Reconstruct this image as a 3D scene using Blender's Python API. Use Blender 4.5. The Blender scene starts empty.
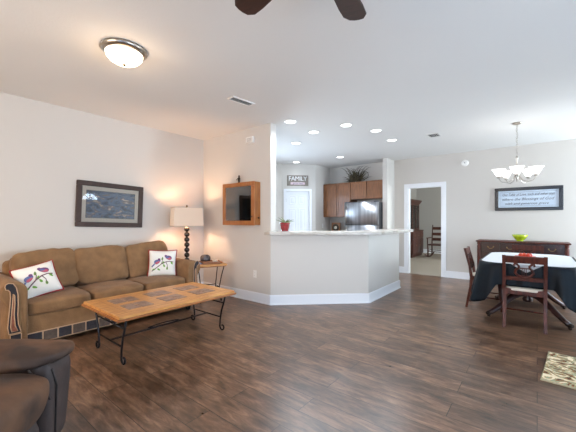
import bpy, bmesh, math, random
from mathutils import Vector, Matrix, Euler, noise
random.seed(7)
R = math.radians
sc = bpy.context.scene
COL = sc.collection

# ------------------------------------------------------------------ camera
cam_d = bpy.data.cameras.new('camera')
cam = bpy.data.objects.new('camera', cam_d); COL.objects.link(cam)
cam.location = (0, 0, 1.277); cam.rotation_euler = (R(90), 0, R(38.752))
cam_d.sensor_width = 36.0; cam_d.lens = 310.47/576*36.0
cam_d.shift_y = 3.97/576; cam_d.clip_start = 0.05
sc.camera = cam

# ------------------------------------------------------------------ light
sc.view_settings.view_transform = 'Standard'; sc.view_settings.look = 'None'
sc.view_settings.gamma = 1.0; sc.view_settings.use_curve_mapping = False
sc.view_settings.exposure = 0.08
w = bpy.data.worlds.new('sky'); sc.world = w; w.use_nodes = True
w.node_tree.nodes['Background'].inputs[0].default_value = (0.74, 0.87, 1.0, 1)
w.node_tree.nodes['Background'].inputs[1].default_value = 7.0

def area(name, loc, rot, sx, sy, power, col):
    d = bpy.data.lights.new(name, 'AREA'); d.shape = 'RECTANGLE'; d.size = sx; d.size_y = sy
    d.energy = power; d.color = col
    o = bpy.data.objects.new(name, d); COL.objects.link(o)
    o.location = loc; o.rotation_euler = rot
    return o
# daylight entering the right wall and study windows; rear and kitchen ones are added light
area('daylight_patio', (2.93, 1.62, 1.1), (0, R(90), 0), 2.0, 3.2, 42, (.34, .70, 1.12))
area('daylight_dining', (2.93, 6.85, 1.35), (0, R(90), 0), 1.5, 1.2, 140, (.86, 1.03, 1.16))
area('added_light_rear', (-2.4, -2.13, 1.45), (R(90), 0, 0), 2.2, 1.5, 84, (.90, .62, .34))  # added warm fill, set in an invented rear window
area('added_light_rear_door', (0.9, -2.13, 1.15), (R(90), 0, 0), 1.7, 2.0, 34, (.42, .70, 1.2))  # added cool fill, set in an invented rear glazed door
area('added_light_kitchen', (-5.15, 4.9, 1.55), (0, R(-90), 0), 1.0, 1.3, 40, (.68, .86, 1.08))  # added to brighten the dark kitchen, its window is invented
area('daylight_study', (1.42, 10.0, 1.5), (0, R(90), 0), 1.3, 1.4, 130, (.92, 1, 1))

def point(name, loc, power, col, rad=0.06):
    d = bpy.data.lights.new(name, 'POINT'); d.energy = power; d.color = col; d.shadow_soft_size = rad
    o = bpy.data.objects.new(name, d); COL.objects.link(o); o.location = loc
    return o
def spot(name, loc, power, col, size=150):
    d = bpy.data.lights.new(name, 'SPOT'); d.energy = power; d.color = col; d.spot_size = R(size)
    d.spot_blend = 0.8; d.shadow_soft_size = 0.07
    o = bpy.data.objects.new(name, d); COL.objects.link(o); o.location = loc
    return o
WARM = (1.0, 0.74, 0.48)

# ------------------------------------------------------------------ materials
def lin(c):
    out = []
    for v in c[:3]:
        v /= 255.0
        out.append(v/12.92 if v <= 0.04045 else ((v+0.055)/1.055)**2.4)
    return (*out, 1)
def mat(name, c, c2=None, scale=8.0, stretch=(1, 1, 1), rough=0.5, metal=0.0, bump=0.0, bscale=None,
        sheen=0.0, coat=0.0, emit=None, estr=0.0, lo=0.35, hi=0.65, spec=None, detail=4.0, trans=0.0):
    m = bpy.data.materials.new(name); m.use_nodes = True
    nt = m.node_tree; b = nt.nodes['Principled BSDF']
    b.inputs['Roughness'].default_value = rough; b.inputs['Metallic'].default_value = metal
    b.inputs['Base Color'].default_value = lin(c)
    if spec is not None: b.inputs['Specular IOR Level'].default_value = spec
    if sheen: b.inputs['Sheen Weight'].default_value = sheen; b.inputs['Sheen Roughness'].default_value = 0.5
    if coat: b.inputs['Coat Weight'].default_value = coat; b.inputs['Coat Roughness'].default_value = 0.1
    if trans: b.inputs['Transmission Weight'].default_value = trans
    if emit is not None:
        b.inputs['Emission Color'].default_value = (*emit, 1); b.inputs['Emission Strength'].default_value = estr
    if c2 is not None or bump:
        tc = nt.nodes.new('ShaderNodeTexCoord'); mp = nt.nodes.new('ShaderNodeMapping')
        mp.inputs['Scale'].default_value = stretch
        nt.links.new(tc.outputs['Object'], mp.inputs[0])
        nz = nt.nodes.new('ShaderNodeTexNoise'); nz.inputs['Scale'].default_value = scale
        nz.inputs['Detail'].default_value = detail
        nt.links.new(mp.outputs[0], nz.inputs['Vector'])
        if c2 is not None:
            rp = nt.nodes.new('ShaderNodeValToRGB')
            rp.color_ramp.elements[0].position = lo; rp.color_ramp.elements[0].color = lin(c)
            rp.color_ramp.elements[1].position = hi; rp.color_ramp.elements[1].color = lin(c2)
            nt.links.new(nz.outputs['Fac'], rp.inputs[0]); nt.links.new(rp.outputs[0], b.inputs['Base Color'])
        if bump:
            n2 = nt.nodes.new('ShaderNodeTexNoise'); n2.inputs['Scale'].default_value = bscale or scale
            n2.inputs['Detail'].default_value = 3
            nt.links.new(mp.outputs[0], n2.inputs['Vector'])
            bp = nt.nodes.new('ShaderNodeBump'); bp.inputs['Strength'].default_value = bump
            bp.inputs['Distance'].default_value = 0.01
            nt.links.new(n2.outputs['Fac'], bp.inputs['Height']); nt.links.new(bp.outputs[0], b.inputs['Normal'])
    return m

def glass_mat(name, tint=(1, 1, 1), gloss=0.12):
    m = bpy.data.materials.new(name); m.use_nodes = True; nt = m.node_tree
    nt.nodes.remove(nt.nodes['Principled BSDF']); out = nt.nodes['Material Output']
    t = nt.nodes.new('ShaderNodeBsdfTransparent'); t.inputs[0].default_value = (*tint, 1)
    g = nt.nodes.new('ShaderNodeBsdfGlossy'); g.inputs['Roughness'].default_value = 0.02
    f = nt.nodes.new('ShaderNodeFresnel'); f.inputs[0].default_value = 1.5
    mt = nt.nodes.new('ShaderNodeMath'); mt.operation = 'MULTIPLY'; mt.inputs[1].default_value = gloss/0.04
    nt.links.new(f.outputs[0], mt.inputs[0])
    mx = nt.nodes.new('ShaderNodeMixShader'); nt.links.new(mt.outputs[0], mx.inputs[0])
    nt.links.new(t.outputs[0], mx.inputs[1]); nt.links.new(g.outputs[0], mx.inputs[2])
    nt.links.new(mx.outputs[0], out.inputs['Surface'])
    return m

def floor_mat():
    m = bpy.data.materials.new('dark_plank_floor'); m.use_nodes = True; nt = m.node_tree; N = nt.nodes; L = nt.links
    b = N['Principled BSDF']; b.inputs['Specular IOR Level'].default_value = 1.0
    tc = N.new('ShaderNodeTexCoord')
    br = N.new('ShaderNodeTexBrick'); br.offset = 0.37; br.offset_frequency = 2
    br.inputs['Scale'].default_value = 1; br.inputs['Brick Width'].default_value = 1.25
    br.inputs['Row Height'].default_value = 0.185; br.inputs['Mortar Size'].default_value = 0.0022
    br.inputs['Color1'].default_value = (0, 0, 0, 1); br.inputs['Color2'].default_value = (1, 1, 1, 1)
    br.inputs['Mortar'].default_value = (0.5, 0.5, 0.5, 1)
    L.new(tc.outputs['Object'], br.inputs['Vector'])
    mp = N.new('ShaderNodeMapping'); mp.inputs['Scale'].default_value = (1.3, 6.5, 1)
    L.new(tc.outputs['Object'], mp.inputs[0])
    # shift grain per plank
    vm = N.new('ShaderNodeVectorMath'); vm.operation = 'MULTIPLY_ADD'
    vm.inputs[1].default_value = (7, 13, 3)
    L.new(br.outputs['Color'], vm.inputs[0]); L.new(mp.outputs[0], vm.inputs[2])
    g = N.new('ShaderNodeTexNoise'); g.inputs['Scale'].default_value = 3.2; g.inputs['Detail'].default_value = 8
    g.inputs['Roughness'].default_value = 0.68; g.inputs['Distortion'].default_value = 0.6
    L.new(vm.outputs[0], g.inputs['Vector'])
    rp = N.new('ShaderNodeValToRGB'); e = rp.color_ramp.elements
    e[0].position = 0.30; e[0].color = lin((60, 42, 32)); e[1].position = 0.76; e[1].color = lin((158, 122, 96))
    q = e.new(0.48); q.color = lin((106, 77, 57))
    L.new(g.outputs['Fac'], rp.inputs[0])
    # blotchy stain
    st = N.new('ShaderNodeTexNoise'); st.inputs['Scale'].default_value = 3.4; st.inputs['Detail'].default_value = 9; st.inputs['Roughness'].default_value = 0.66
    mp2 = N.new('ShaderNodeMapping'); mp2.inputs['Scale'].default_value = (1, 2.2, 1)
    L.new(tc.outputs['Object'], mp2.inputs[0]); L.new(mp2.outputs[0], st.inputs['Vector'])
    mr = N.new('ShaderNodeMapRange'); mr.inputs[1].default_value = 0.3; mr.inputs[2].default_value = 0.7
    mr.inputs[3].default_value = 0.5; mr.inputs[4].default_value = 1.4
    L.new(st.outputs['Fac'], mr.inputs[0])
    pl = N.new('ShaderNodeMapRange'); pl.inputs[3].default_value = 0.72; pl.inputs[4].default_value = 1.25
    L.new(br.outputs['Color'], pl.inputs[0])
    mu = N.new('ShaderNodeMath'); mu.operation = 'MULTIPLY'; L.new(mr.outputs[0], mu.inputs[0]); L.new(pl.outputs[0], mu.inputs[1])
    vs = N.new('ShaderNodeVectorMath'); vs.operation = 'SCALE'
    L.new(rp.outputs[0], vs.inputs[0]); L.new(mu.outputs[0], vs.inputs['Scale'])
    mx = N.new('ShaderNodeMix'); mx.data_type = 'RGBA'
    L.new(br.outputs['Fac'], mx.inputs['Factor']); L.new(vs.outputs[0], mx.inputs['A'])
    mx.inputs['B'].default_value = lin((28, 18, 14))
    L.new(mx.outputs['Result'], b.inputs['Base Color'])
    rr = N.new('ShaderNodeMapRange'); rr.inputs[3].default_value = 0.22; rr.inputs[4].default_value = 0.40
    L.new(g.outputs['Fac'], rr.inputs[0]); L.new(rr.outputs[0], b.inputs['Roughness'])
    bp = N.new('ShaderNodeBump'); bp.inputs['Strength'].default_value = 0.22; bp.inputs['Distance'].default_value = 0.004
    L.new(g.outputs['Fac'], bp.inputs['Height']); L.new(bp.outputs[0], b.inputs['Normal'])
    return m

def art_mat():
    m = bpy.data.materials.new('landscape_print'); m.use_nodes = True; nt = m.node_tree; N = nt.nodes; L = nt.links
    b = N['Principled BSDF']; b.inputs['Roughness'].default_value = 0.5
    tc = N.new('ShaderNodeTexCoord'); mp = N.new('ShaderNodeMapping'); mp.inputs['Scale'].default_value = (1, 4.0, 9.0)
    L.new(tc.outputs['Object'], mp.inputs[0])
    n = N.new('ShaderNodeTexNoise'); n.inputs['Scale'].default_value = 1.6; n.inputs['Detail'].default_value = 9
    n.inputs['Distortion'].default_value = 1.2
    L.new(mp.outputs[0], n.inputs['Vector'])
    rp = N.new('ShaderNodeValToRGB'); e = rp.color_ramp.elements
    e[0].position = 0.34; e[0].color = lin((22, 32, 46)); e[1].position = 0.68; e[1].color = lin((206, 184, 164))
    for p, c in ((0.43, (48, 74, 104)), (0.51, (92, 112, 138)), (0.58, (96, 82, 86))):
        q = e.new(p); q.color = lin(c)
    L.new(n.outputs['Fac'], rp.inputs[0]); L.new(rp.outputs[0], b.inputs['Base Color'])
    return m

def rug_mat():
    m = bpy.data.materials.new('leaf_pattern_rug'); m.use_nodes = True; nt = m.node_tree; N = nt.nodes; L = nt.links
    b = N['Principled BSDF']; b.inputs['Roughness'].default_value = 0.95
    tc = N.new('ShaderNodeTexCoord'); mp = N.new('ShaderNodeMapping'); mp.inputs['Scale'].default_value = (1.0, 1.6, 1)
    L.new(tc.outputs['Object'], mp.inputs[0])
    n = N.new('ShaderNodeTexNoise'); n.inputs['Scale'].default_value = 6.5; n.inputs['Detail'].default_value = 3
    n.inputs['Distortion'].default_value = 2.4; L.new(mp.outputs[0], n.inputs['Vector'])
    rp = N.new('ShaderNodeValToRGB'); rp.color_ramp.interpolation = 'CONSTANT'; e = rp.color_ramp.elements
    e[0].position = 0.0; e[0].color = lin((84, 50, 28)); e[1].position = 0.57; e[1].color = lin((226, 208, 174))
    for p, c in ((0.41, (150, 102, 58)), (0.46, (150, 154, 122)), (0.535, (176, 136, 84))):
        q = e.new(p); q.color = lin(c)
    L.new(n.outputs['Fac'], rp.inputs[0]); L.new(rp.outputs[0], b.inputs['Base Color'])
    return m

PAINT = (206, 200, 193)
M = dict(
    wall=mat('greige_paint', PAINT, rough=0.85, bump=0.04, scale=160),
    ceil=mat('ceiling_paint', (224, 222, 219), rough=0.9, bump=0.10, scale=55),
    white=mat('white_trim_paint', (236, 237, 240), rough=0.35),
    floor=floor_mat(),
    carpet=mat('beige_carpet', (170, 160, 148), (154, 143, 130), scale=120, rough=1.0, bump=0.4),
    sofa=mat('tan_corduroy', (142, 107, 72), (120, 88, 57), scale=9, rough=0.9, bump=0.35, bscale=70, sheen=0.08, lo=.3, hi=.7),
    sofa_navy=mat('navy_patch_fabric', (38, 37, 44), (50, 46, 50), scale=30, rough=0.9),
    sofa_brown=mat('dark_brown_patch_fabric', (72, 60, 54), (88, 74, 64), scale=30, rough=0.9),
    sofa_rust=mat('rust_stripe_fabric', (150, 96, 74), (128, 76, 60), scale=30, rough=0.9),
    sofa_cord=mat('pale_cord', (186, 152, 122), rough=0.9),
    dark=mat('dark_foot_finish', (24, 20, 18), rough=0.9),  # plain dark finish of the sofa and recliner feet
    linen=mat('white_linen', (232, 230, 224), rough=0.9, bump=0.1, scale=90),
    redcloth=mat('red_piping', (150, 28, 34), rough=0.8),
    birdblue=mat('blue_thread', (92, 106, 152), rough=0.9), birdpink=mat('pink_thread', (190, 96, 112), rough=0.9),
    birdpurple=mat('purple_thread', (104, 66, 112), rough=0.9),
    leafgreen=mat('green_thread', (112, 164, 74), rough=0.9), twig=mat('brown_thread', (110, 78, 92), rough=0.9),
    pine=mat('honey_pine', (214, 156, 88), (184, 124, 64), scale=5, stretch=(9, 1.2, 6), rough=0.38, coat=0.25),
    pine_dark=mat('honey_pine_edge', (168, 104, 46), (140, 82, 34), scale=5, stretch=(9, 1.2, 6), rough=0.4, coat=0.2),
    slate=mat('slate_tile', (118, 92, 84), (158, 132, 116), scale=22, rough=0.5),
    iron=mat('wrought_iron', (34, 34, 40), rough=0.42, metal=0.6),
    leather=mat('brown_suede_leather', (58, 42, 34), (112, 78, 54), scale=4.5, rough=0.7, bump=0.3, bscale=14, lo=.38, hi=.66),
    leather_grey=mat('charcoal_leather', (56, 46, 44), (68, 54, 50), scale=6, rough=0.6, bump=0.2, bscale=22),
    stitch=mat('leather_seam', (38, 30, 28), rough=0.7),
    frame_brown=mat('dark_brown_frame', (66, 46, 38), (52, 36, 30), scale=20, rough=0.6),
    mat_cream=mat('cream_mat_board', (216, 200, 182), rough=0.9),
    art=art_mat(), glass=glass_mat('picture_glass', gloss=0.10), pane=glass_mat('window_glass', gloss=0.05),
    smoked=glass_mat('display_glass', tint=(0.75, 0.75, 0.78), gloss=0.16),
    oak=mat('golden_oak', (176, 112, 56), (150, 88, 40), scale=6, stretch=(7, 7, 1), rough=0.38, coat=0.2),
    case_in=mat('case_lining', (66, 58, 54), rough=0.9),
    bronze=mat('dark_bronze', (48, 36, 28), rough=0.4, metal=0.7),
    black=mat('black_lacquer', (22, 20, 20), rough=0.25),
    nickel=mat('brushed_nickel', (176, 168, 158), rough=0.28, metal=1.0),
    shade=mat('linen_lampshade', (204, 184, 166), rough=0.9, bump=0.1, scale=120, emit=(1.0, 0.78, 0.60), estr=0.22),
    dome=mat('lit_dome_glass', (250, 244, 232), rough=0.3, emit=(1.0, 0.86, 0.66), estr=3.0),
    shade_glass=mat('lit_frosted_glass', (250, 250, 250), rough=0.4, emit=(0.98, 0.98, 1.0), estr=1.3),
    lens=mat('lit_downlight', (255, 255, 255), emit=(0.98, 0.99, 1.0), estr=4.0),
    stone=mat('pale_marble_laminate', (200, 193, 184), (172, 162, 150), scale=7, rough=0.25, lo=0.45, hi=0.72),
    cab=mat('kitchen_cherry', (136, 86, 48), (112, 68, 36), scale=5, stretch=(9, 9, 1), rough=0.4, coat=0.15),
    cabdark=mat('cabinet_gap', (40, 26, 20), rough=0.8),
    steel=mat('stainless_steel', (206, 208, 212), (168, 170, 176), scale=3, stretch=(9, 9, 0.3), rough=0.26, metal=1.0),
    fridge_side=mat('fridge_side', (38, 40, 46), rough=0.5),
    mahog=mat('mahogany', (92, 40, 26), (62, 26, 17), scale=6, stretch=(5, 5, 1), rough=0.42, spec=0.35),
    mahog_dark=mat('dark_mahogany', (66, 32, 28), (42, 22, 20), scale=6, stretch=(1, 5, 5), rough=0.34, coat=0.12),
    brass=mat('aged_brass', (170, 140, 92), rough=0.35, metal=1.0),
    cream=mat('cream_upholstery', (214, 204, 188), rough=0.9),
    cloth=mat('dark_teal_cloth', (8, 17, 24), (11, 22, 31), scale=14, rough=0.5, spec=0.2),
    cloth_white=mat('white_table_cover', (226, 228, 232), rough=0.7),
    lime=mat('lime_glass', (190, 204, 40), (160, 184, 30), scale=12, rough=0.15, coat=0.5),
    orange=mat('orange_red_glaze', (222, 82, 40), (196, 52, 34), scale=16, rough=0.3),
    redpot=mat('red_glaze', (136, 28, 34), rough=0.2, coat=0.5), soil=mat('potting_soil', (50, 36, 28), rough=1),
    leaf=mat('plant_green', (92, 112, 66), (120, 130, 84), scale=20, rough=0.5),
    grass=mat('dried_grass', (66, 62, 42), (108, 94, 66), scale=20, rough=0.8),
    straw=mat('dried_twig', (70, 56, 42), rough=0.9),
    signwood=mat('weathered_sign_board', (150, 140, 128), (112, 102, 94), scale=9, stretch=(3, 3, 14), rough=0.8),
    signletter=mat('sign_white', (232, 232, 232), rough=0.7), banner=mat('sign_banner', (212, 190, 196), rough=0.7),
    paper=mat('pale_blue_paper', (196, 208, 222), rough=0.7), ink=mat('script_ink', (84, 88, 100), rough=0.8),
    frame_black=mat('black_frame', (34, 36, 42), rough=0.35),
    plastic=mat('white_plastic', (232, 230, 226), rough=0.4), slot=mat('dark_slot', (40, 40, 40), rough=0.8),
    vent_grey=mat('grey_plastic', (120, 120, 122), rough=0.7),
    fan=mat('walnut_blade', (66, 44, 38), (50, 34, 30), scale=7, stretch=(1.2, 8, 4), rough=0.4),
    rug=rug_mat(), rugedge=mat('rug_binding', (196, 190, 160), rough=0.95), rugback=mat('rug_underside', (52, 44, 36), rough=0.95),
    blue=mat('blue_magazine', (72, 112, 168), rough=0.4), tray=mat('wood_tray', (150, 98, 58), rough=0.4),
    stone_grey=mat('grey_sculpture', (112, 104, 104), (70, 64, 66), scale=40, rough=0.6),
    hutch=mat('hutch_wood', (84, 42, 30), (62, 30, 22), scale=5, stretch=(6, 6, 1), rough=0.4),
    study_wall=mat('study_paint', (172, 168, 162), rough=0.9),
)

_nt = M['steel'].node_tree; _b = _nt.nodes['Principled BSDF']
_b.inputs['Anisotropic'].default_value = 0.85; _b.inputs['Anisotropic Rotation'].default_value = 0.25; _b.inputs['Roughness'].default_value = 0.36
_tg = _nt.nodes.new('ShaderNodeTangent'); _tg.direction_type = 'RADIAL'; _tg.axis = 'Z'
_nt.links.new(_tg.outputs[0], _b.inputs['Tangent'])

# ------------------------------------------------------------------ mesh helpers
def nb(): return bmesh.new()
def box(bm, x0, x1, y0, y1, z0, z1, mi=0):
    v = [bm.verts.new((x, y, z)) for x in (x0, x1) for y in (y0, y1) for z in (z0, z1)]
    for f in ((0, 1, 3, 2), (4, 6, 7, 5), (0, 4, 5, 1), (2, 3, 7, 6), (0, 2, 6, 4), (1, 5, 7, 3)):
        fc = bm.faces.new([v[i] for i in f]); fc.material_index = mi
def merge(bm, src, mx=None, mi=None):
    me = bpy.data.meshes.new('tmp')
    if mi is not None:
        for f in src.faces: f.material_index = mi
    src.to_mesh(me); src.free()
    if mx is not None: me.transform(mx)
    bm.from_mesh(me); bpy.data.meshes.remove(me)
def bbox(bm, c, s, r=0.01, seg=2, rot=None, mi=0, smooth=False):
    t = nb(); box(t, -s[0]/2, s[0]/2, -s[1]/2, s[1]/2, -s[2]/2, s[2]/2)
    r = min(r, 0.49*min(s))
    bmesh.ops.bevel(t, geom=list(t.edges), offset=r, segments=seg, profile=0.5, affect='EDGES')
    if smooth:
        for f in t.faces: f.smooth = True
    mx = Matrix.Translation(c)
    if rot is not None: mx = mx @ (rot if isinstance(rot, Matrix) else Euler(rot).to_matrix().to_4x4())
    merge(bm, t, mx, mi)
def tube(bm, pts, r, n=8, closed=False, mi=0, cap=True):
    P = [Vector(p) for p in pts]; m = len(P)
    rs = r if isinstance(r, (list, tuple)) else [r]*m
    rings = []; prev = None
    for i in range(m):
        if closed: t = P[(i+1) % m]-P[i-1]
        else: t = P[min(i+1, m-1)]-P[max(i-1, 0)]
        t.normalize()
        if prev is None:
            up = Vector((0, 0, 1)) if abs(t.z) < 0.9 else Vector((1, 0, 0))
            u = t.cross(up).normalized()
        else:
            u = prev-t*prev.dot(t)
            u = u.normalized() if u.length > 1e-6 else t.orthogonal().normalized()
        prev = u; v = t.cross(u)
        rings.append([bm.verts.new(P[i]+(u*math.cos(a)+v*math.sin(a))*rs[i]) for a in [2*math.pi*k/n for k in range(n)]])
    for i in range(m if closed else m-1):
        A, B = rings[i], rings[(i+1) % m]
        for k in range(n):
            f = bm.faces.new((A[k], A[(k+1) % n], B[(k+1) % n], B[k])); f.smooth = True; f.material_index = mi
    if cap and not closed:
        f = bm.faces.new(rings[0][::-1]); f.material_index = mi
        f = bm.faces.new(rings[-1]); f.material_index = mi
def lathe(bm, prof, c=(0, 0, 0), n=24, mi=0, smooth=True, mx=None):
    t = nb(); rings = []
    for r, z in prof:
        if r < 1e-5: rings.append([t.verts.new((0, 0, z))])
        else: rings.append([t.verts.new((r*math.cos(2*math.pi*k/n), r*math.sin(2*math.pi*k/n), z)) for k in range(n)])
    for A, B in zip(rings, rings[1:]):
        for k in range(n):
            a = [A[0]] if len(A) == 1 else [A[k], A[(k+1) % n]]
            b = [B[0]] if len(B) == 1 else [B[(k+1) % n], B[k]]
            if len(a)+len(b) >= 3:
                f = t.faces.new(a+b); f.smooth = smooth
    if len(rings[0]) > 1: t.faces.new(rings[0][::-1])
    if len(rings[-1]) > 1: t.faces.new(rings[-1])
    bmesh.ops.recalc_face_normals(t, faces=t.faces)
    merge(bm, t, Matrix.Translation(c) @ (mx if mx is not None else Matrix()), mi)
def prism(bm, poly, axis, lo, hi, mi=0, mx=None, smooth=False, bev=0.0):
    """polygon in the two other axes, extruded along axis from lo to hi"""
    def P(a, b, t):
        return {'x': (t, a, b), 'y': (a, t, b), 'z': (a, b, t)}[axis]
    t = nb()
    A = [t.verts.new(P(a, b, lo)) for a, b in poly]; B = [t.verts.new(P(a, b, hi)) for a, b in poly]
    n = len(poly); caps = [t.faces.new(A), t.faces.new(B)]
    for i in range(n):
        f = t.faces.new((A[i], A[(i+1) % n], B[(i+1) % n], B[i])); f.smooth = smooth
    bmesh.ops.recalc_face_normals(t, faces=t.faces)
    if bev:
        ed = [e for e in t.edges if any(f in caps for f in e.link_faces)]
        bmesh.ops.bevel(t, geom=ed, offset=bev, segments=2, profile=0.5, affect='EDGES')
    merge(bm, t, mx, mi)
def soft(bm, c, s, e=5.0, n=12, rot=None, crown=0.0, wob=0.0, mi=0, seed=0.0, wf=5.0):
    """rounded cushion: superellipsoid of full size s, crowned on its z faces"""
    t = nb(); box(t, -1, 1, -1, 1, -1, 1)
    bmesh.ops.subdivide_edges(t, edges=list(t.edges), cuts=n, use_grid_fill=True)
    for v in t.verts:
        x, y, z = v.co
        l = (abs(x)**e+abs(y)**e+abs(z)**e)**(1/e)
        x, y, z = x/l, y/l, z/l
        z *= 1+crown*(1-x*x)*(1-y*y)
        p = Vector((x*s[0]/2, y*s[1]/2, z*s[2]/2))
        if wob:
            q = p+Vector((seed, seed*1.7, seed*.3))
            p += noise.noise_vector(q*wf)*wob+noise.noise_vector(q*15)*wob*.28
        v.co = p
    for f in t.faces: f.smooth = True
    mx = Matrix.Translation(c)
    if rot is not None: mx = mx @ (rot if isinstance(rot, Matrix) else Euler(rot).to_matrix().to_4x4())
    merge(bm, t, mx, mi)
def text_bm(s, size, depth=0.002, shear=0.0, space=1.0):
    cu = bpy.data.curves.new('t', 'FONT'); cu.body = s; cu.size = size; cu.extrude = depth/2; cu.shear = shear
    cu.align_x = 'CENTER'; cu.align_y = 'CENTER'; cu.resolution_u = 2; cu.space_character = space
    o = bpy.data.objects.new('t', cu); COL.objects.link(o)
    dg = bpy.context.evaluated_depsgraph_get(); me = bpy.data.meshes.new_from_object(o.evaluated_get(dg))
    bm = nb(); bm.from_mesh(me)
    bpy.data.objects.remove(o); bpy.data.curves.remove(cu); bpy.data.meshes.remove(me)
    return bm

WM = {}
def link(name, bm, mats, parent=None, local=False, loc=None):
    me = bpy.data.meshes.new(name)
    if parent is not None and not local: bm.transform(WM[parent.name].inverted())
    if loc is not None: bm.transform(Matrix.Translation(loc).inverted())
    bm.to_mesh(me); bm.free()
    for m in (mats if isinstance(mats, (list, tuple)) else [mats]): me.materials.append(M[m] if isinstance(m, str) else m)
    o = bpy.data.objects.new(name, me); COL.objects.link(o)
    if parent is not None: o.parent = parent; WM[o.name] = WM[parent.name]
    else:
        if loc is not None: o.location = loc
        WM[o.name] = Matrix.Translation(loc) if loc is not None else Matrix()
    return o
def thing(name, label, cat, loc=(0, 0, 0), rz=0.0, group=None):
    o = bpy.data.objects.new(name, None); COL.objects.link(o); o.empty_display_size = 0.1
    o.location = loc; o.rotation_euler = (0, 0, rz); o['label'] = label; o['category'] = cat
    if group: o['group'] = group
    WM[o.name] = Matrix.Translation(loc) @ Matrix.Rotation(rz, 4, 'Z')
    return o
def tag(o, label, cat, group=None):
    o['label'] = label; o['category'] = cat
    if group: o['group'] = group
    return o
def struct(name, bm, mats, parent=None):
    o = link(name, bm, mats, parent)
    if parent is None: o['kind'] = 'structure'
    return o
def dup(root, loc, rz, label, group=None):
    r = root.copy(); COL.objects.link(r); r.location = loc; r.rotation_euler = (0, 0, rz)
    r['label'] = label
    if group: r['group'] = group
    WM[r.name] = Matrix.Translation(loc) @ Matrix.Rotation(rz, 4, 'Z')
    for ch in list(root.children):
        c = ch.copy(); COL.objects.link(c); c.parent = r
        for g in ch.children:
            d = g.copy(); COL.objects.link(d); d.parent = c
    return r

# ------------------------------------------------------------------ room shell
CH = 2.74
XL, YC, YD = -4.785, 3.478, 7.618
XR, YR = 3.0, -2.2
A = (-3.127, 3.478); B = (-2.03, 4.516); C = (-2.03, 5.874)
P1 = (-5.207, 6.218); P2 = (-4.57, 6.855)

bm = nb(); box(bm, -5.5, XR+.12, YR-.12, YD, -0.1, 0); struct('floor', bm, 'floor')
bm = nb(); box(bm, -5.5, XR+.12, YR-.12, YD+.12, CH, CH+0.1); struct('ceiling', bm, 'ceil')

def wall(name, p0, p1, thick, openings=(), z1=CH, m='wall', z0=0.0):
    """wall from p0 to p1; thickness to the left of the direction when positive; openings (s0,s1,z0,z1) along it"""
    p0 = Vector((*p0, 0)); p1 = Vector((*p1, 0)); d = p1-p0; Ln = d.length; ang = math.atan2(d.y, d.x)
    t = nb(); lo, hi = min(0, thick), max(0, thick); s = 0.0
    for (a, b, za, zb) in sorted(openings):
        if a > s: box(t, s, a, lo, hi, z0, z1)
        if za > z0: box(t, a, b, lo, hi, z0, za)
        if zb < z1: box(t, a, b, lo, hi, zb, z1)
        s = b
    if s < Ln: box(t, s, Ln, lo, hi, z0, z1)
    t.transform(Matrix.Translation(p0) @ Matrix.Rotation(ang, 4, 'Z'))
    return struct(name, t, m)
wall('wall_left', (XL, YR), (XL, YC), 0.12)
wall('wall_alcove', (-5.33, YC), A, 0.122)
wall('wall_kitchen', (P1[0], YC+.122), P1, 0.12, [(.65, 1.95, 1.05, 2.1)])
wall('wall_passage', P2, (P2[0], YD), 0.12)
wall('wall_back', (-5.33, YD), (XR+.12, YD), 0.12, [(5.33-2.42, 5.33-1.67, 0, 2.05)])
wall('wall_stub', (-2.86, 7.15), (-2.86, YD), -0.11)
# right wall with patio door, arched transom door and dining window; rear wall with an added window and glazed door
ARC_Y, ARC_Z, ARC_R = 4.26, 1.985, 0.27
wall('wall_right', (XR, YR), (XR, YD+.12), -0.12,
     [(2.05, 5.55, 0, 2.1), (ARC_Y-ARC_R-YR, ARC_Y+ARC_R-YR, ARC_Z, ARC_Z+ARC_R+.002), (8.4, 9.7, 0.6, 2.12)])
wall('wall_rear', (-4.9, YR), (XR+.12, YR), -0.12, [(1.35, 3.65, 0.7, 2.2), (4.9, 6.7, 0, 2.12)])
# bar half wall
def offset_poly(pts, d):
    out = []
    for i, p in enumerate(pts):
        p = Vector(p)
        ns = []
        if i > 0: e = (p-Vector(pts[i-1])).normalized(); ns.append(Vector((e.y, -e.x)))
        if i < len(pts)-1: e = (Vector(pts[i+1])-p).normalized(); ns.append(Vector((e.y, -e.x)))
        n = sum(ns, Vector((0, 0))).normalized(); out.append(p+n*(d/max(0.3, n.dot(ns[0]))))
    return out
def strip(pts, d0, d1, z0, z1, mi=0, bm=None):
    """band along a polyline between right-hand offsets d0 and d1"""
    t = bm or nb(); a = offset_poly(pts, d0); b = offset_poly(pts, d1)
    for i in range(len(pts)-1):
        prism(t, [tuple(a[i]), tuple(a[i+1]), tuple(b[i+1]), tuple(b[i])], 'z', z0, z1, mi)
    return t
# half wall: outer face on the line A-B-C
struct('wall_bar', strip([A, B, C], 0.0, -0.125, 0, 1.054), 'wall')
def baseboard(name, pts, h=0.135):
    t = strip(pts, 0.0005, 0.016, 0, h); strip(pts, 0.0005, 0.011, h, h+.012, bm=t)
    strip(pts, 0.016, 0.026, 0, 0.018, bm=t)
    struct(name, t, 'white')
baseboard('baseboard_left', [(XL, YC), (XL, YR)][::-1])
baseboard('baseboard_bar', [(XL, YC), A, B, C, (C[0]-.125, C[1])])
baseboard('baseboard_back', [(-1.595, YD), (XR, YD)])
baseboard('baseboard_stub', [(-2.86, 7.15), (-2.75, 7.15), (-2.75, YD), (-2.505, YD)])
baseboard('baseboard_kitchen', [(P1[0], YC+.122), P1])

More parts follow.
